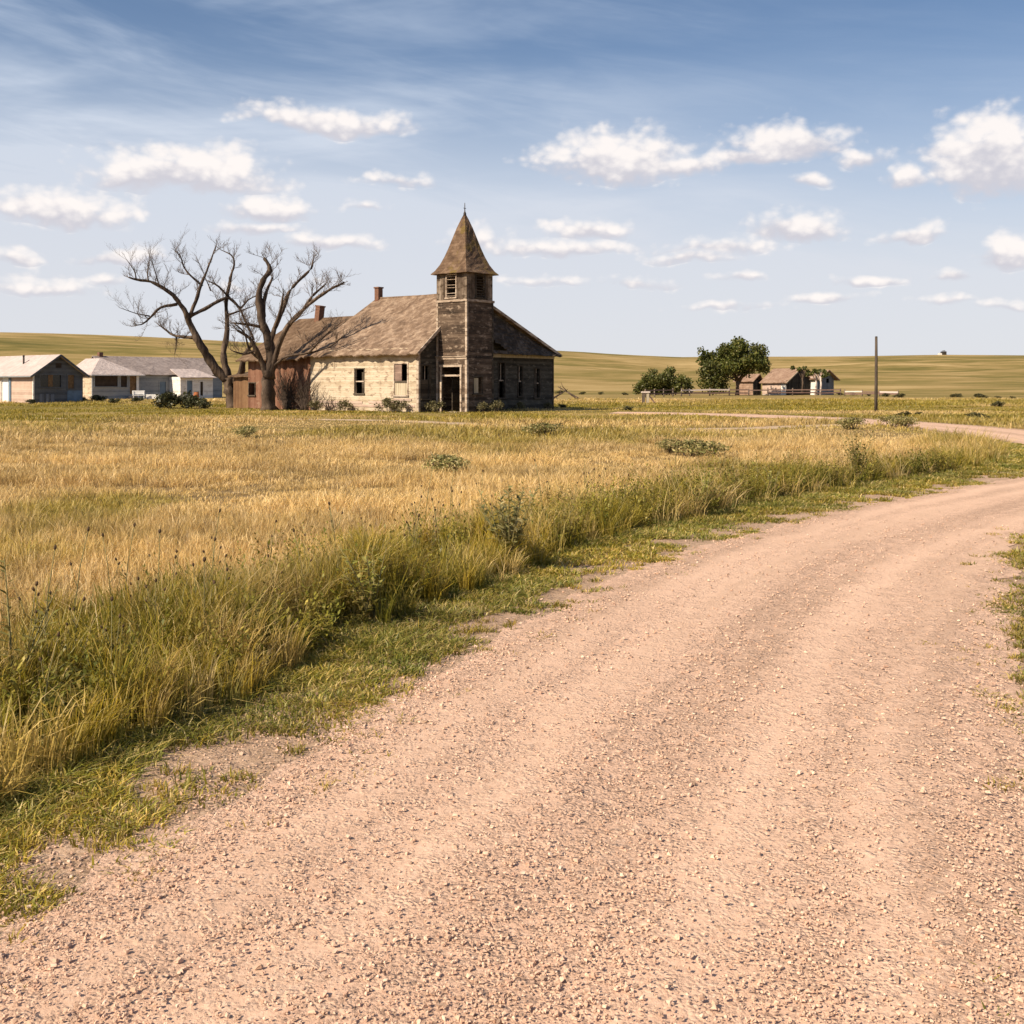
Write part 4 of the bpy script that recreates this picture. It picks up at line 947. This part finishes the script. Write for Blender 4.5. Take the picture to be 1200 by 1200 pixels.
T1 = [([(582, 842), (565, 780), (555, 735), (552, 700)], .42, .36, 0, 0),
      ([(552, 720), (500, 668), (462, 610), (432, 555), (402, 495), (376, 440), (366, 400), (340, 360), (312, 320), (270, 288), (212, 258), (150, 250), (117, 240)], .33, .05, 0, -1.6),
      ([(150, 250), (142, 210), (110, 160)], .05, .02, -1.5, -1.7), ([(378, 420), (402, 345), (420, 268), (440, 198), (462, 118), (476, 70)], .15, .03, -.6, 1.2),
      ([(424, 270), (372, 220), (342, 180), (336, 140), (310, 110)], .08, .025, .3, -.6), ([(330, 360), (262, 378), (222, 420), (192, 455), (170, 462)], .12, .03, -1.0, -2.4),
      ([(404, 512), (342, 510), (282, 500), (232, 470), (196, 450)], .14, .04, -.2, 1.4), ([(292, 505), (290, 545), (282, 590)], .05, .02, .8, .9),
      ([(206, 258), (200, 205), (211, 112)], .05, .015, -1.5, -1.2), ([(256, 282), (238, 205), (226, 150)], .05, .015, -1.4, -2), ([(222, 420), (165, 408), (105, 385)], .05, .015, -2, -3),
      ([(552, 720), (532, 640), (524, 580), (536, 500), (534, 420), (530, 345), (544, 262)], .26, .10, 0, .8), ([(380, 412), (440, 380), (500, 342), (546, 326), (592, 372), (612, 425), (632, 470), (652, 520)], .13, .06, -.4, 1.4),
      ([(546, 326), (500, 272), (452, 246)], .10, .04, .7, .1), ([(530, 345), (546, 225), (562, 165), (548, 120), (490, 90)], .11, .03, .7, 1.5), ([(536, 405), (600, 380), (642, 360)], .08, .03, .6, 1.6),
      ([(592, 372), (622, 330), (652, 310)], .07, .03, 1, 1.8), ([(560, 735), (612, 682), (628, 630), (652, 575), (690, 540)], .26, .09, 0, -1.2), ([(460, 290), (430, 240), (370, 120)], .05, .015, .5, 1.6)]
T2 = [([(742, 842), (738, 760), (736, 690), (740, 650)], .40, .36, 0, 0),
      ([(736, 700), (712, 620), (690, 560), (662, 505), (610, 470)], .24, .07, 0, -1.0), ([(740, 690), (752, 600), (732, 500), (706, 430), (694, 350), (690, 292), (708, 232), (736, 182), (727, 150), (710, 124)], .34, .10, 0, .6),
      ([(706, 400), (708, 330), (718, 278), (742, 212)], .16, .07, .4, 1.0), ([(745, 690), (772, 600), (802, 520), (842, 450), (902, 388), (962, 338), (1042, 286), (1112, 254)], .22, .06, 0, -1.8),
      ([(926, 366), (952, 320), (976, 290), (1016, 254)], .11, .05, -1.2, -.7), ([(738, 560), (752, 500), (772, 440), (802, 368), (830, 282), (882, 220), (930, 172), (936, 130)], .19, .05, 0, .9),
      ([(752, 480), (782, 420), (806, 350), (820, 300)], .12, .05, .3, -.9), ([(702, 450), (642, 440), (590, 435)], .11, .05, .2, -.8), ([(846, 450), (880, 420), (910, 402)], .08, .04, -.8, -1.6),
      ([(760, 640), (830, 590), (940, 575), (1040, 545), (1100, 500)], .10, .03, -.2, -1.4), ([(690, 560), (640, 580), (590, 565)], .09, .03, -.4, -1.4), ([(940, 575), (1010, 500), (1090, 440)], .06, .02, -.9, -1.6),
      ([(700, 600), (660, 560), (640, 480), (600, 440)], .09, .03, -.3, -1.4)]
dead_tree(84.0, 'bare dead tree with wide arching limbs beside the low houses', T1, 'dead_tree', 3)
dead_tree(75.8, 'bare dead tree with broken upright limbs against the red annex wall', T2, 'dead_tree', 8)

def brush():  # two tall fans added as branch shadows on the wall; the small bush is real
    fr = Frame(CC, R(50)); Rm = Matrix.Rotation(R(50), 3, 'Z')
    for lx, ly, hgt, n, lab, sd_ in ((-.7, 12.2, 3.2, 95, 'tall fan of brush added as branch shadows on the red annex wall', 4), (-.7, 10.3, 2.6, 55, 'brush added as branch shadows where the red annex meets the cream wall', 5), (-.65, 7.7, 1.1, 16, 'small bare bush under the cream side wall', 6)):
        g = random.Random(sd_); q = fr.o + Rm @ Vector((lx, ly, 0)); root = empty('brush_and_shadow', q, R(50)); tag(root, lab, 'bush', 'bare brush at the church wall'); m = MB()
        for k in range(n):
            a = g.gauss(0, .55); h = hgt * g.uniform(.5, 1.05); P = [Vector((g.uniform(-.12, .12), g.uniform(-.35, .35), -.05))]
            for i in range(1, 6):
                f = i / 5; P.append(Vector((g.uniform(-.12, .25) * f - .05, math.sin(a) * h * f**1.2 + P[0].y + g.uniform(-.06, .06), h * math.cos(a) * f)))
            r_ = g.uniform(.015, .045); m.tube(P, [r_ * (1 - .8 * i / 5) for i in range(6)], 5)
            for i in (2, 3, 4):
                e = P[i] + Vector((g.uniform(-.2, .3), g.uniform(-.4, .4), g.uniform(.1, .5))); m.tube([P[i], (P[i] + e) / 2 + Vector((0, .03, 0)), e], [.010, .007, .004], 4)
        m.build('stems', M['brush'], root)
M['brush'] = plain('dark_brush_and_shadow', (.055, .038, .028), .3, 3)  # darkened so the added fans give the wall its branch-shadow stripes
brush()

# ------------------------------------------------------------------ leafy trees, bushes and small plants
def leaf_mesh(name, blobs, n, size, pal, parent, seed=0, elong=1.6, edge=.55):
    g = np.random.default_rng(seed); wts = np.array([b[3] * b[4] * b[5] for b in blobs]); wts /= wts.sum(); ib = g.choice(len(blobs), n, p=wts)
    B = np.array(blobs); d = g.normal(0, 1, (n, 3)); d /= np.linalg.norm(d, axis=1)[:, None]; rr = g.random(n)**edge
    c = B[ib, :3] + d * rr[:, None] * B[ib, 3:6] * (.85 + .3 * g.random((n, 1)))
    keep = c[:, 2] > .05; c, ib = c[keep], ib[keep]; n = len(c)
    a = g.normal(0, 1, (n, 3)); a /= np.linalg.norm(a, axis=1)[:, None]; b = np.cross(a, g.normal(0, 1, (n, 3))); b /= np.linalg.norm(b, axis=1)[:, None]
    s = (size * (.6 + .8 * g.random(n)))[:, None]; e = a * s * elong / 2; f = b * s / 2
    V = np.stack([c - e, c + f * .9, c + e, c - f * .9], 1).reshape(-1, 3)
    tone = (.75 + .5 * g.random(len(blobs)))[ib][:, None] * (.8 + .4 * g.random((n, 1)))
    col = np.repeat(np.array(pal)[g.integers(0, len(pal), n)] * tone, 4, 0)
    return np_mesh(name, V, np.arange(4 * n), np.arange(n) * 4, M['leaf'], col=col, parent=parent)
DG = [(.075, .088, .016), (.10, .11, .022), (.055, .066, .014), (.15, .14, .032)]
OG = [(.11, .11, .028), (.14, .13, .036), (.08, .085, .024)]
SG = [(.24, .215, .075), (.32, .27, .10), (.17, .165, .05), (.42, .32, .14)]
def branchy(m, base, blobs, r, seed):
    g = random.Random(seed); bx, by = base; fork = Vector((bx, by, 2.4)); m.tube([(bx, by, -.15), (bx, by, .6), (bx + .05, by, 1.5), fork], [r * 1.4, r, r * .9, r * .8], 8, rough=.15)
    for b in blobs:
        e = Vector(b[:3]); mid = fork.lerp(e, .5) + Vector((g.uniform(-.4, .4), g.uniform(-.4, .4), g.uniform(-.2, .5))); m.tube([fork - Vector((0, 0, .2)), mid, e], [r * .5, r * .3, r * .08], 6)
def crown(g, cx, cy, rx, ry, z0, z1, n, s0, s1):
    out = []
    while len(out) < n:
        u = Vector((g.uniform(-1, 1), g.uniform(-1, 1), g.uniform(-1, 1)))
        if u.length > 1: continue
        s = g.uniform(s0, s1); out.append((cx + u.x * rx, cy + u.y * ry, (z0 + z1) / 2 + u.z * (z1 - z0) / 2, s, s, s * .8))
    return out
def leafy_trees():
    D = 174.; x, y = at(864, D); root = empty('green_tree', (x, y, 0)); tag(root, 'large dark green broad crowned tree beside the farm sheds', 'tree')
    g = random.Random(5); bl = [b for b in crown(g, -.7, 0, 5.1, 4.2, 2.2, 8.5, 56, 1.0, 1.7) if not (b[0] > -.2 and b[2] < 3.7)] + [(-4.6, 0, 2.0, 1.7, 1.6, 1.7), (-3.4, -.8, 1.6, 1.7, 1.4, 1.6), (-4.9, 0, 4.0, 1.5, 1.4, 1.4), (-3.2, .3, 3.6, 1.6, 1.4, 1.5), (-5.6, 0, 7.0, .9, .9, .8), (-5.2, .6, 5.6, 1.1, 1.1, 1.0), (4.4, .2, 4.0, 1.0, 1, .8), (3.6, 0, 5.9, 1.1, 1, .9), (.2, 0, 8.6, 1.2, 1.2, .8), (-2.2, 0, 1.7, 1.2, 1.2, 1.4)]
    m = MB(); branchy(m, (0, 0), [b for b in bl[:18]], .28, 2); m.tube([(-.1, 0, 1.2), (.9, .2, 3.0), (1.9, .2, 4.6)], [.2, .14, .06], 7); m.build('trunk', M['sbark'], root)
    leaf_mesh('crown', bl, 15000, .27, DG, root, 3)
    D = 180.; x, y = at(777, D); root = empty('bush', (x, y, 0)); tag(root, 'wide rounded dark green bush left of the big farm tree', 'bush')
    bl = crown(g, 0, 0, 4.1, 2.6, .5, 3.9, 36, .9, 1.4) + [(-4.2, 0, .9, .9, .9, 1), (4.2, 0, 1, .9, .9, 1), (1.2, 0, 4.1, .9, .9, .7), (-1.6, 0, 3.6, .9, .9, .8)]
    m = MB()
    for k in range(5): m.tube([(k - 2, .1 * k, -.1), (1.3 * (k - 2), .1, 1.2), (1.7 * (k - 2), 0, 2.4)], [.1, .07, .03], 6)
    m.build('stems', M['sbark'], root); leaf_mesh('foliage', bl, 11000, .24, OG + DG[:2], root, 4)
    for px, D, hgt, lab, sd_ in ((940, 178., 4.6, 'slender half bare tree rising behind the dark barn gable', 1), (955.5, 177., 4.1, 'pale trunked ragged tree between barn and tall shed', 2), (961.5, 176.5, 3.9, 'pale trunked ragged tree in front of the tall shed', 3)):
        x, y = at(px, D); root = empty('ragged_tree', (x, y, 0)); tag(root, lab, 'tree', 'ragged trees by the farm sheds'); m = MB(); g2 = random.Random(sd_)
        top = Vector((g2.uniform(-.2, .2), 0, hgt - .5)); m.tube([(0, 0, -.1), (.1, 0, hgt * .45), top], [.19, .15, .06], 7); bl = []
        for k in range(4):
            e = top + Vector(((-1.3, -.4, .5, 1.2)[k], g2.uniform(-.4, .4), g2.uniform(-.3, .5))); m.tube([(.1, 0, hgt * .5), (top + e) / 2, e], [.09, .06, .03], 5); bl.append((e.x, e.y, e.z, .42, .4, .36))
        m.build('trunk', M['railpale'] if px > 950 else M['sbark'], root); leaf_mesh('crown', bl, 420, .2, DG, root, sd_)
leafy_trees()

def proto_shrub(seed, pal, w, h, n, leaf, label, cat, name, group):
    root = empty(name, (0, 0, 0)); tag(root, label, cat, group); g = random.Random(seed)
    bl = [(g.uniform(-w, w) * .7, g.uniform(-w, w) * .6, h * g.uniform(.25, .8), w * .42, w * .42, h * .32) for _ in range(9)]
    m = MB()
    for k in range(6):
        b = bl[k]; m.tube([(b[0] * .15, b[1] * .15, -.05), (b[0] * .6, b[1] * .6, b[2] * .6), b[:3]], [.02 + .01 * w, .012 + .006 * w, .006], 5)
    m.build('stems', M['twig'], root); leaf_mesh('foliage', bl, n, leaf, pal, root, seed); return root
def shrubs():
    DK = [(.05, .055, .022), (.07, .07, .03), (.04, .04, .02)]
    base = proto_shrub(21, DK, 1.2, 1.05, 1300, .11, '', 'shrub', 'dark_shrub', 'dark shrubs in front of the low houses')
    sp_ = [(201, 478.6, 1.25, 'largest dark shrub beside the white entry porch'), (218, 478.6, .95, 'dark shrub just right of the largest one by the entry porch'), (232, 479, .8, 'low dark shrub nearest to the spreading dead tree'),
           (116, 471.5, .75, 'flat dark shrub below the sunporch windows'), (135, 473, .5, 'tiny dark shrub in the grass before the hipped sunporch'), (160, 472, .55, 'small dark shrub under the white porch corner post'), (35, 473.5, .45, 'small dark shrub at the sunlit corner of the gabled bungalow'),
           (96, 471, .5, 'small dark shrub at the right corner of the bungalow gable')]
    for i, (px, py, s, lab) in enumerate(sp_):
        o = base if i == 0 else copy_tree(base); x, y = gp(px, py); o.location = (x, y, 0); o.scale = (s, s, s * .9); o.rotation_euler.z = i * 1.3; o['label'] = lab
    base = proto_shrub(33, SG, .85, .55, 1500, .05, '', 'shrub', 'sagebrush', 'sagebrush clumps in the field')
    sp_ = [(808, 536, 1.05, 'biggest grey-green sagebrush clump standing alone in the field'), (785, 533, .6, 'small sagebrush just left of the biggest clump'), (640, 512, .9, 'sagebrush clump beside the pale dirt track below the church'), (290, 513, .7, 'sagebrush clump in the straw field left of the church front'),
           (1045, 500, 1.1, 'sagebrush clump at the inner edge of the far road bend'), (1062, 502, .9, 'sagebrush clump touching the far road bend, right of its neighbour'), (1000, 503, .9, 'low sagebrush left of the far road bend'), (520, 556, .55, 'tiny sagebrush sprig in the middle of the golden field')]
    for i, (px, py, s, lab) in enumerate(sp_):
        o = base if i == 0 else copy_tree(base); x, y = gp(px, py); s = max(s, .75); o.location = (x, y, -.03); o.scale = (s * 1.1, s * .9, s * (.78 if s > 1 else 1.0)); o.rotation_euler.z = i * 1.7; o['label'] = lab
    # scrub along the far fence line
    base = proto_shrub(41, [(.10, .09, .035), (.13, .115, .045), (.07, .065, .03)], 1.3, 1.2, 420, .2, 'dark scrub bush on the plain near the far fence', 'shrub', 'scrub_bush', 'dark scrub bushes on the far plain')
    sp_ = [(655, 461.5, 1.0), (682, 462.3, .8), (704, 462.5, .8), (733, 463, .7), (1000, 463.3, .9), (1018, 464, .6), (1037, 464.8, .8), (1053, 466, .9), (1117, 465.5, .8), (1124, 465.6, .8), (1150, 467, 1.0), (1171, 467.5, .6), (1187, 468, .6), (1168, 476.5, .7), (1057, 489, .5), (1075, 487, .35), (1140, 490.5, .5), (1152, 492.5, .55), (985, 463, .7), (660, 478, .5), (735, 481, .5)]
    for i, (px, py, s) in enumerate(sp_):
        o = base if i == 0 else copy_tree(base); x, y = gp(px, py); o.location = (x, y, 0); o.scale = (s * .75, s * .6, s * .5); o.rotation_euler.z = i * .9
    # weeds against the church
    base = proto_shrub(55, [(.13, .11, .05), (.18, .15, .07), (.10, .09, .035)], .7, .9, 700, .07, '', 'weed', 'weed_clump', 'weeds against the church walls')
    fr = Frame(CC, R(50))
    for i, (lx, ly, s, lab) in enumerate(((-.7, 1.0, .95, 'brown weed clump at the cream wall beside the front corner'), (-.7, 2.1, 1.1, 'brown weed clump under the boarded side window'), (-.6, 6.3, .9, 'dry weed clump left of the narrow dark side window'), (-.8, 9.0, .8, 'dry weed clump where the cream wall meets the red annex'),
            (2.6, -3.2, .8, 'weed clump at the near corner of the steeple tower'), (3.8, -3.2, .9, 'weed clump below the small boarded tower window'), (.8, -.7, .9, 'weed clump in the corner left of the tower door'), (8.6, -1.2, .7, 'low weed clump below the middle windows of the shaded front'), (12.2, -.8, .6, 'low weed clump at the right end of the shaded front'))):
        o = base if i == 0 else copy_tree(base); q = fr.o + Matrix.Rotation(R(50), 3, 'Z') @ Vector((lx, ly, 0)); o.location = q; o.scale = (s, s, s); o.rotation_euler.z = i; o['label'] = lab
shrubs()

def weeds():
    # leafy silver-green thistle-like weed
    def leafy_weed(seed, hgt, stems, pal, lsize, label, name='leafy_weed', group='leafy weeds along the verge'):
        g = random.Random(seed); gg = np.random.default_rng(seed); root = empty(name, (0, 0, 0)); tag(root, label, 'weed', group); m = MB(); V = []; C = []
        for k in range(stems):
            a = g.uniform(0, 6.28); ln = g.uniform(.06, .6); h = hgt * g.uniform(.6, 1.05); pts = [Vector((math.cos(a) * ln * h * q**1.5, math.sin(a) * ln * h * q**1.5, h * q - .02)) for q in (0, .3, .6, .85, 1)]
            m.tube(pts, [.008, .007, .005, .004, .002], 5)
            for j in range(int(19 * h / .7)):
                q = .18 + .82 * j / (19 * h / .7); i = min(int(q * 4), 3); p = pts[i].lerp(pts[i + 1], q * 4 - i if q < 1 else 1)
                b = g.uniform(0, 6.28); d = Vector((math.cos(b), math.sin(b), g.uniform(.1, .9))).normalized(); s = lsize * (1.25 - .75 * q) * g.uniform(.7, 1.2); w = d.cross(Vector((0, 0, 1))).normalized() * s * .2
                n = Vector((0, 0, -s * .12)); V += [p, p + d * s * .45 + w, p + d * s + n, p + d * s * .45 - w]; C += [np.array(pal[g.randrange(len(pal))]) * g.uniform(.8, 1.2)] * 4
        m.build('stems', M['stalk'], root); nV = len(V); np_mesh('leaves', np.array([tuple(p) for p in V]), np.arange(nV), np.arange(nV // 4) * 4, M['leaf'], col=np.array(C), parent=root); return root
    M['stalk'] = plain('weed_stalk', (.20, .17, .07), .3, 20)
    M['seed'] = plain('dark_seed_head', (.09, .055, .03), .4, 60)
    Y1, Y2, Y3 = [(.24, .21, .065), (.32, .26, .085), (.17, .16, .045)], [(.28, .28, .06), (.36, .32, .09)], [(.24, .23, .09), (.32, .28, .12), (.17, .165, .06), (.38, .32, .15)]
    for sd_, (px, py), hg, ns, pal, ls_, lab in (
        (1, (597, 670), .86, 18, Y3, .135, 'grey-green leafy weed standing tallest in the middle of the verge'),
        (2, (1004, 563), .95, 17, Y1, .13, 'bushy brownish green weed near the far end of the verge'),
        (3, (826, 607), .66, 12, Y2, .12, 'bright leafy weed at the grass edge beyond the tallest grey-green weed'),
        (4, (437, 730), .62, 11, Y2, .12, 'yellow-green leafy weed above the short verge left of the tallest weed'),
        (5, (16, 836), .85, 6, Y1, .10, 'dark leafy weed at the left edge of the tall roadside grass'),
        (8, (905, 586), .7, 8, Y2, .11, 'pale leafy weed left of the bushy brownish one')):
        o = leafy_weed(sd_, hg, ns, pal, ls_, lab); o.location = (*gp(px, py), 0)
    def stalk(seed, hgt):
        g = random.Random(seed); root = empty('seed_stalk', (0, 0, 0)); m = MB(); a = g.uniform(0, 6.28)
        P = [Vector((math.cos(a) * .10 * q * q, math.sin(a) * .10 * q * q, hgt * q - .02)) for q in (0, .35, .7, 1)]; m.tube(P, [.005, .0045, .0035, .0025], 5)
        def head(p, d, s): MB().tube([p, p + d * s * .3, p + d * s * .7, p + d * s], [s * .1, s * .3, s * .26, s * .05], 6, rough=.3).build('seed_head', M['seed'], root)
        head(P[-1], (P[-1] - P[-2]).normalized(), .034)
        for k in range(g.choice((1, 2, 3))):
            q = g.uniform(.5, .85); b = P[1].lerp(P[3], (q - .35) / .65); c = g.uniform(0, 6.28); e = b + Vector((math.cos(c) * .07, math.sin(c) * .07, .14)); m.tube([b, b.lerp(e, .5) + Vector((math.cos(c) * .015, math.sin(c) * .015, -.01)), e], [.003, .0025, .002], 4); head(e, (e - b).normalized(), .028)
        m.build('stem', M['stalk'], root); tag(root, 'thin dry weed stalk with dark seed heads above the verge grass', 'weed', 'dry seed stalks along the verge'); return root
    prot = [stalk(s, h) for s, h in ((1, .72), (2, .8), (3, .66))]; used = [False] * 3; g = random.Random(9); n = 0
    E = EL
    for i in range(400):
        if n >= 70: break
        j = int(len(E) * (.11 + .42 * g.random())); p = E[j]
        if not 4.6 < p[1] < 19: continue
        tg = E[min(j + 1, len(E) - 1)] - E[j - 1]; nn = np.array([-tg[1], tg[0]]); nn /= np.linalg.norm(nn); q = p + nn * (1.0 + .045 * p[1] + 1.7 * g.random())
        k = g.randrange(3); o = prot[k] if not used[k] else copy_tree(prot[k]); used[k] = True; s = g.uniform(.75, 1.12); o.location = (q[0], q[1], 0); o.scale = (s, s, s); o.rotation_euler.z = g.uniform(0, 6.28); n += 1
weeds()

def undergrowth():
    g = np.random.default_rng(77); V = []; C = []; pal = np.array([(.17, .165, .02), (.26, .225, .03), (.11, .12, .02), (.34, .26, .05), (.20, .14, .05)])
    E = EL; n = 0
    while n < 520:
        j = int(len(E) * (.13 + .40 * g.random()**.8)); p = E[j]
        if not 5.0 < p[1] < 24: continue
        tg = E[min(j + 1, len(E) - 1)] - E[j - 1]; nn = np.array([-tg[1], tg[0]]); nn /= np.linalg.norm(nn)
        off = .75 + .042 * min(p[1], 18) + 1.5 * g.random()**1.3; q = p + nn * off; n += 1
        if fbm(q[0] * .7, q[1] * .7, 123, 3) < .44: continue
        h = g.uniform(.22, .62) * (1 if p[1] > 8 else .8); w = g.uniform(.10, .24); m_ = int(70 + 130 * h); tone = g.uniform(.75, 1.25); base = pal[g.integers(0, 5)]
        for st in range(max(4, m_ // 12)):                   # each stem carries a dozen small leaves
            a = g.random() * 6.283; top = np.array([q[0] + np.cos(a) * w, q[1] + np.sin(a) * w, h * g.uniform(.55, 1.05)]); b0 = np.array([q[0] + np.cos(a) * w * .2, q[1] + np.sin(a) * w * .2, 0.])
            for k in range(12):
                c = b0 + (top - b0) * (.2 + .8 * k / 11); d = g.normal(0, 1, 3); d[2] = abs(d[2]) * .7 + .15; d /= np.linalg.norm(d); s_ = g.uniform(.03, .065) * (1.2 - .5 * k / 11) * (1 + p[1] * .012); sd = np.cross(d, [0, 0, 1.]); sd /= np.linalg.norm(sd) + 1e-6
                V += [c, c + d * s_ * .5 + sd * s_ * .2, c + d * s_, c + d * s_ * .5 - sd * s_ * .2]; cc = (base * .6 + pal[g.integers(0, 5)] * .4) * tone * g.uniform(.8, 1.2); C += [cc] * 4
    V = np.array(V); o = np_mesh('undergrowth', V, np.arange(len(V)), np.arange(len(V) // 4) * 4, M['leaf'], col=np.array(C)); tag(o, 'low leafy weeds tangled through the tall grass along the road', 'undergrowth', kind='stuff')
undergrowth()

# ------------------------------------------------------------------ fences, pole, bits and pieces
def fence(pts, label, rails, hgt, step, group, pale=()):
    P = [Vector((*p, 0)) for p in pts]; root = empty('rail_fence', P[0]); tag(root, label, 'fence', group); o0 = P[0]; L = 0; posts = []
    for a, b in zip(P, P[1:]):
        n = max(1, round((b - a).length / step))
        for k in range(n): posts.append(a.lerp(b, k / n))
    posts.append(P[-1])
    for i, p in enumerate(posts):
        q = p - o0; h = hgt * rnd.uniform(.95, 1.12); MB().tube([(q.x, q.y, -.2), (q.x + rnd.uniform(-.05, .05), q.y, h)], [.11, .09], 7, rough=.2).build('post', M['post'], root)
    for i, (a, b) in enumerate(zip(posts, posts[1:])):
        for r_ in rails:
            if rnd.random() < .12 and i not in pale: continue
            m = MB(); u, v_ = a - o0, b - o0; m.beam((u.x, u.y - .12, r_ + rnd.uniform(-.05, .05)), (v_.x, v_.y - .12, r_ + rnd.uniform(-.05, .05)), .05, .22 if i in pale else .17); m.build('rail', M['railpale'] if i in pale and r_ == rails[-1] else M['rail'], root)
fence([at(756, 150.), at(808, 165.), at(900, 170.), at(985, 172.)], 'weathered rail fence running past the tree and farm sheds', (.45, .9), 1.15, 3.6, 'rail fences at the farm', pale=(4, 5, 6))
fence([at(990, 168.), at(1052, 160.)], 'low broken rail fence right of the tall shed', (.35, .65), .9, 3.4, 'rail fences at the farm', pale=(0, 2))
def corner_post():
    x, y = gp(754, 473); root = empty('corner_post', (x, y, 0)); tag(root, 'square braced fence corner post standing alone in the grass', 'fence post')
    MB().box(-.13, .13, -.13, .13, -.2, 1.0).build('post', M['post'], root); MB().box(.28, .52, -.1, .14, -.2, .98).build('post', M['paleboard'], root)
    MB().box(-.2, .6, -.17, .17, 1.002, 1.12).build('cap', M['railpale'], root); MB().beam((.45, .02, .85), (1.15, .1, -.05), .1, .12).build('brace', M['rail'], root)
corner_post()
def pole():
    x, y = gp(1026.5, 483); root = empty('utility_pole', (x, y, 0)); tag(root, 'bare wooden utility pole without wires standing in the prairie', 'pole')
    MB().tube([(0, 0, -.3), (.01, 0, 1.6), (.02, 0, 3.4), (.02, 0, zat(395, y))], [.105, .10, .09, .08], 12, rough=.03).build('shaft', M['pole'], root)
    MB().tube([(.02, 0, zat(395, y) + .002), (.02, 0, zat(395, y) + .05)], [.09, .05], 12).build('cap', M['iron'], root)
pole()
def clutter():
    # broken white bench and boards by the sunporch, fallen limbs, distant hut
    x, y = at(156, 128.); root = empty('bench', (x, y, 0), R(20)); tag(root, 'broken white bench leaning by the sunporch corner post', 'bench')
    MB().box(-.1, 1.3, -.2, .2, .45, .52).build('seat', M['whitepaint'], root); MB().box(-.1, 1.3, .16, .21, .6, 1.05).build('backrest', M['whitepaint'], root)
    for sx in (0, 1.15): MB().box(sx, sx + .07, -.18, -.1, -.05, .448).box(sx, sx + .07, .1, .158, -.05, 1.0).build('leg', M['whitepaint'], root)
    x, y = at(171, 129.); root = empty('trough', (x, y, 0), R(10)); tag(root, 'low white trough on the grass right of the broken bench', 'trough')
    MB().box(0, 1.4, 0, .08, .08, .6).box(0, 1.4, .52, .6, .08, .6).box(0, .08, .083, .517, .08, .6).box(1.32, 1.4, .083, .517, .08, .6).box(.083, 1.317, .083, .517, .1, .16).build('body', M['whitepaint'], root)
    for sx in (.1, 1.2): MB().box(sx, sx + .1, .05, .55, -.03, .078).build('foot', M['post'], root)
    x, y = at(230, 128.); root = empty('barrel', (x, y, 0)); tag(root, 'rusty orange barrel standing before the white entry porch', 'barrel')
    MB().tube([(0, 0, -.02), (0, 0, .28), (0, 0, .3), (0, 0, .58), (0, 0, .6), (0, 0, .88)], [.29, .29, .31, .31, .29, .29], 16).build('body', M['rust'], root); MB().tube([(0, 0, .882), (0, 0, .91)], [.3, .3], 16).build('rim', M['iron'], root)
    for px, py, rz, s, lab in ((668, 458.5, 2.4, 1.0, 'grey fallen branch sloping in the scrub right of the church'), (655, 459.5, .6, .8, 'grey fallen branch lying close to the church end')):
        x, y = at(px, 130. if px > 660 else 126.); root = empty('fallen_branch', (x, y, 0), rz); tag(root, lab, 'branch', 'fallen branches by the church')
        m = MB(); m.tube([(-1.4, 0, .02), (-.4, .1, .5), (.6, 0, .95), (1.7, .2, 1.5)], [.14, .12, .09, .04], 7, rough=.2); m.tube([(.3, 0, .8), (.7, .5, 1.5), (.8, .7, 2.0)], [.06, .045, .02], 6); m.tube([(-.4, .1, .5), (-.6, -.4, .05)], [.07, .05], 6); m.build('limb', M['bark'], root); root.scale = (s, s, s)
    D = 640.; x, y = at(1104, D); z = float(zground(np.array([x]), np.array([y]))[0]); root = empty('distant_hut', (x, y, z - .3)); tag(root, 'tiny dark hut with a white end on the far ridge', 'hut')
    MB().box(0, 2.6, 0, 2.4, -1, 2.0).build('wall', M['barndark'], root); MB().box(-1.6, -.01, 0, 2.4, -1, 1.3).build('annex', M['whitewall'], root); MB().prism([(-.2, 2.002), (2.8, 2.002), (1.3, 3.0)], 'y', -.2, 2.6).build('roof', M['shedblue'], root)
clutter()
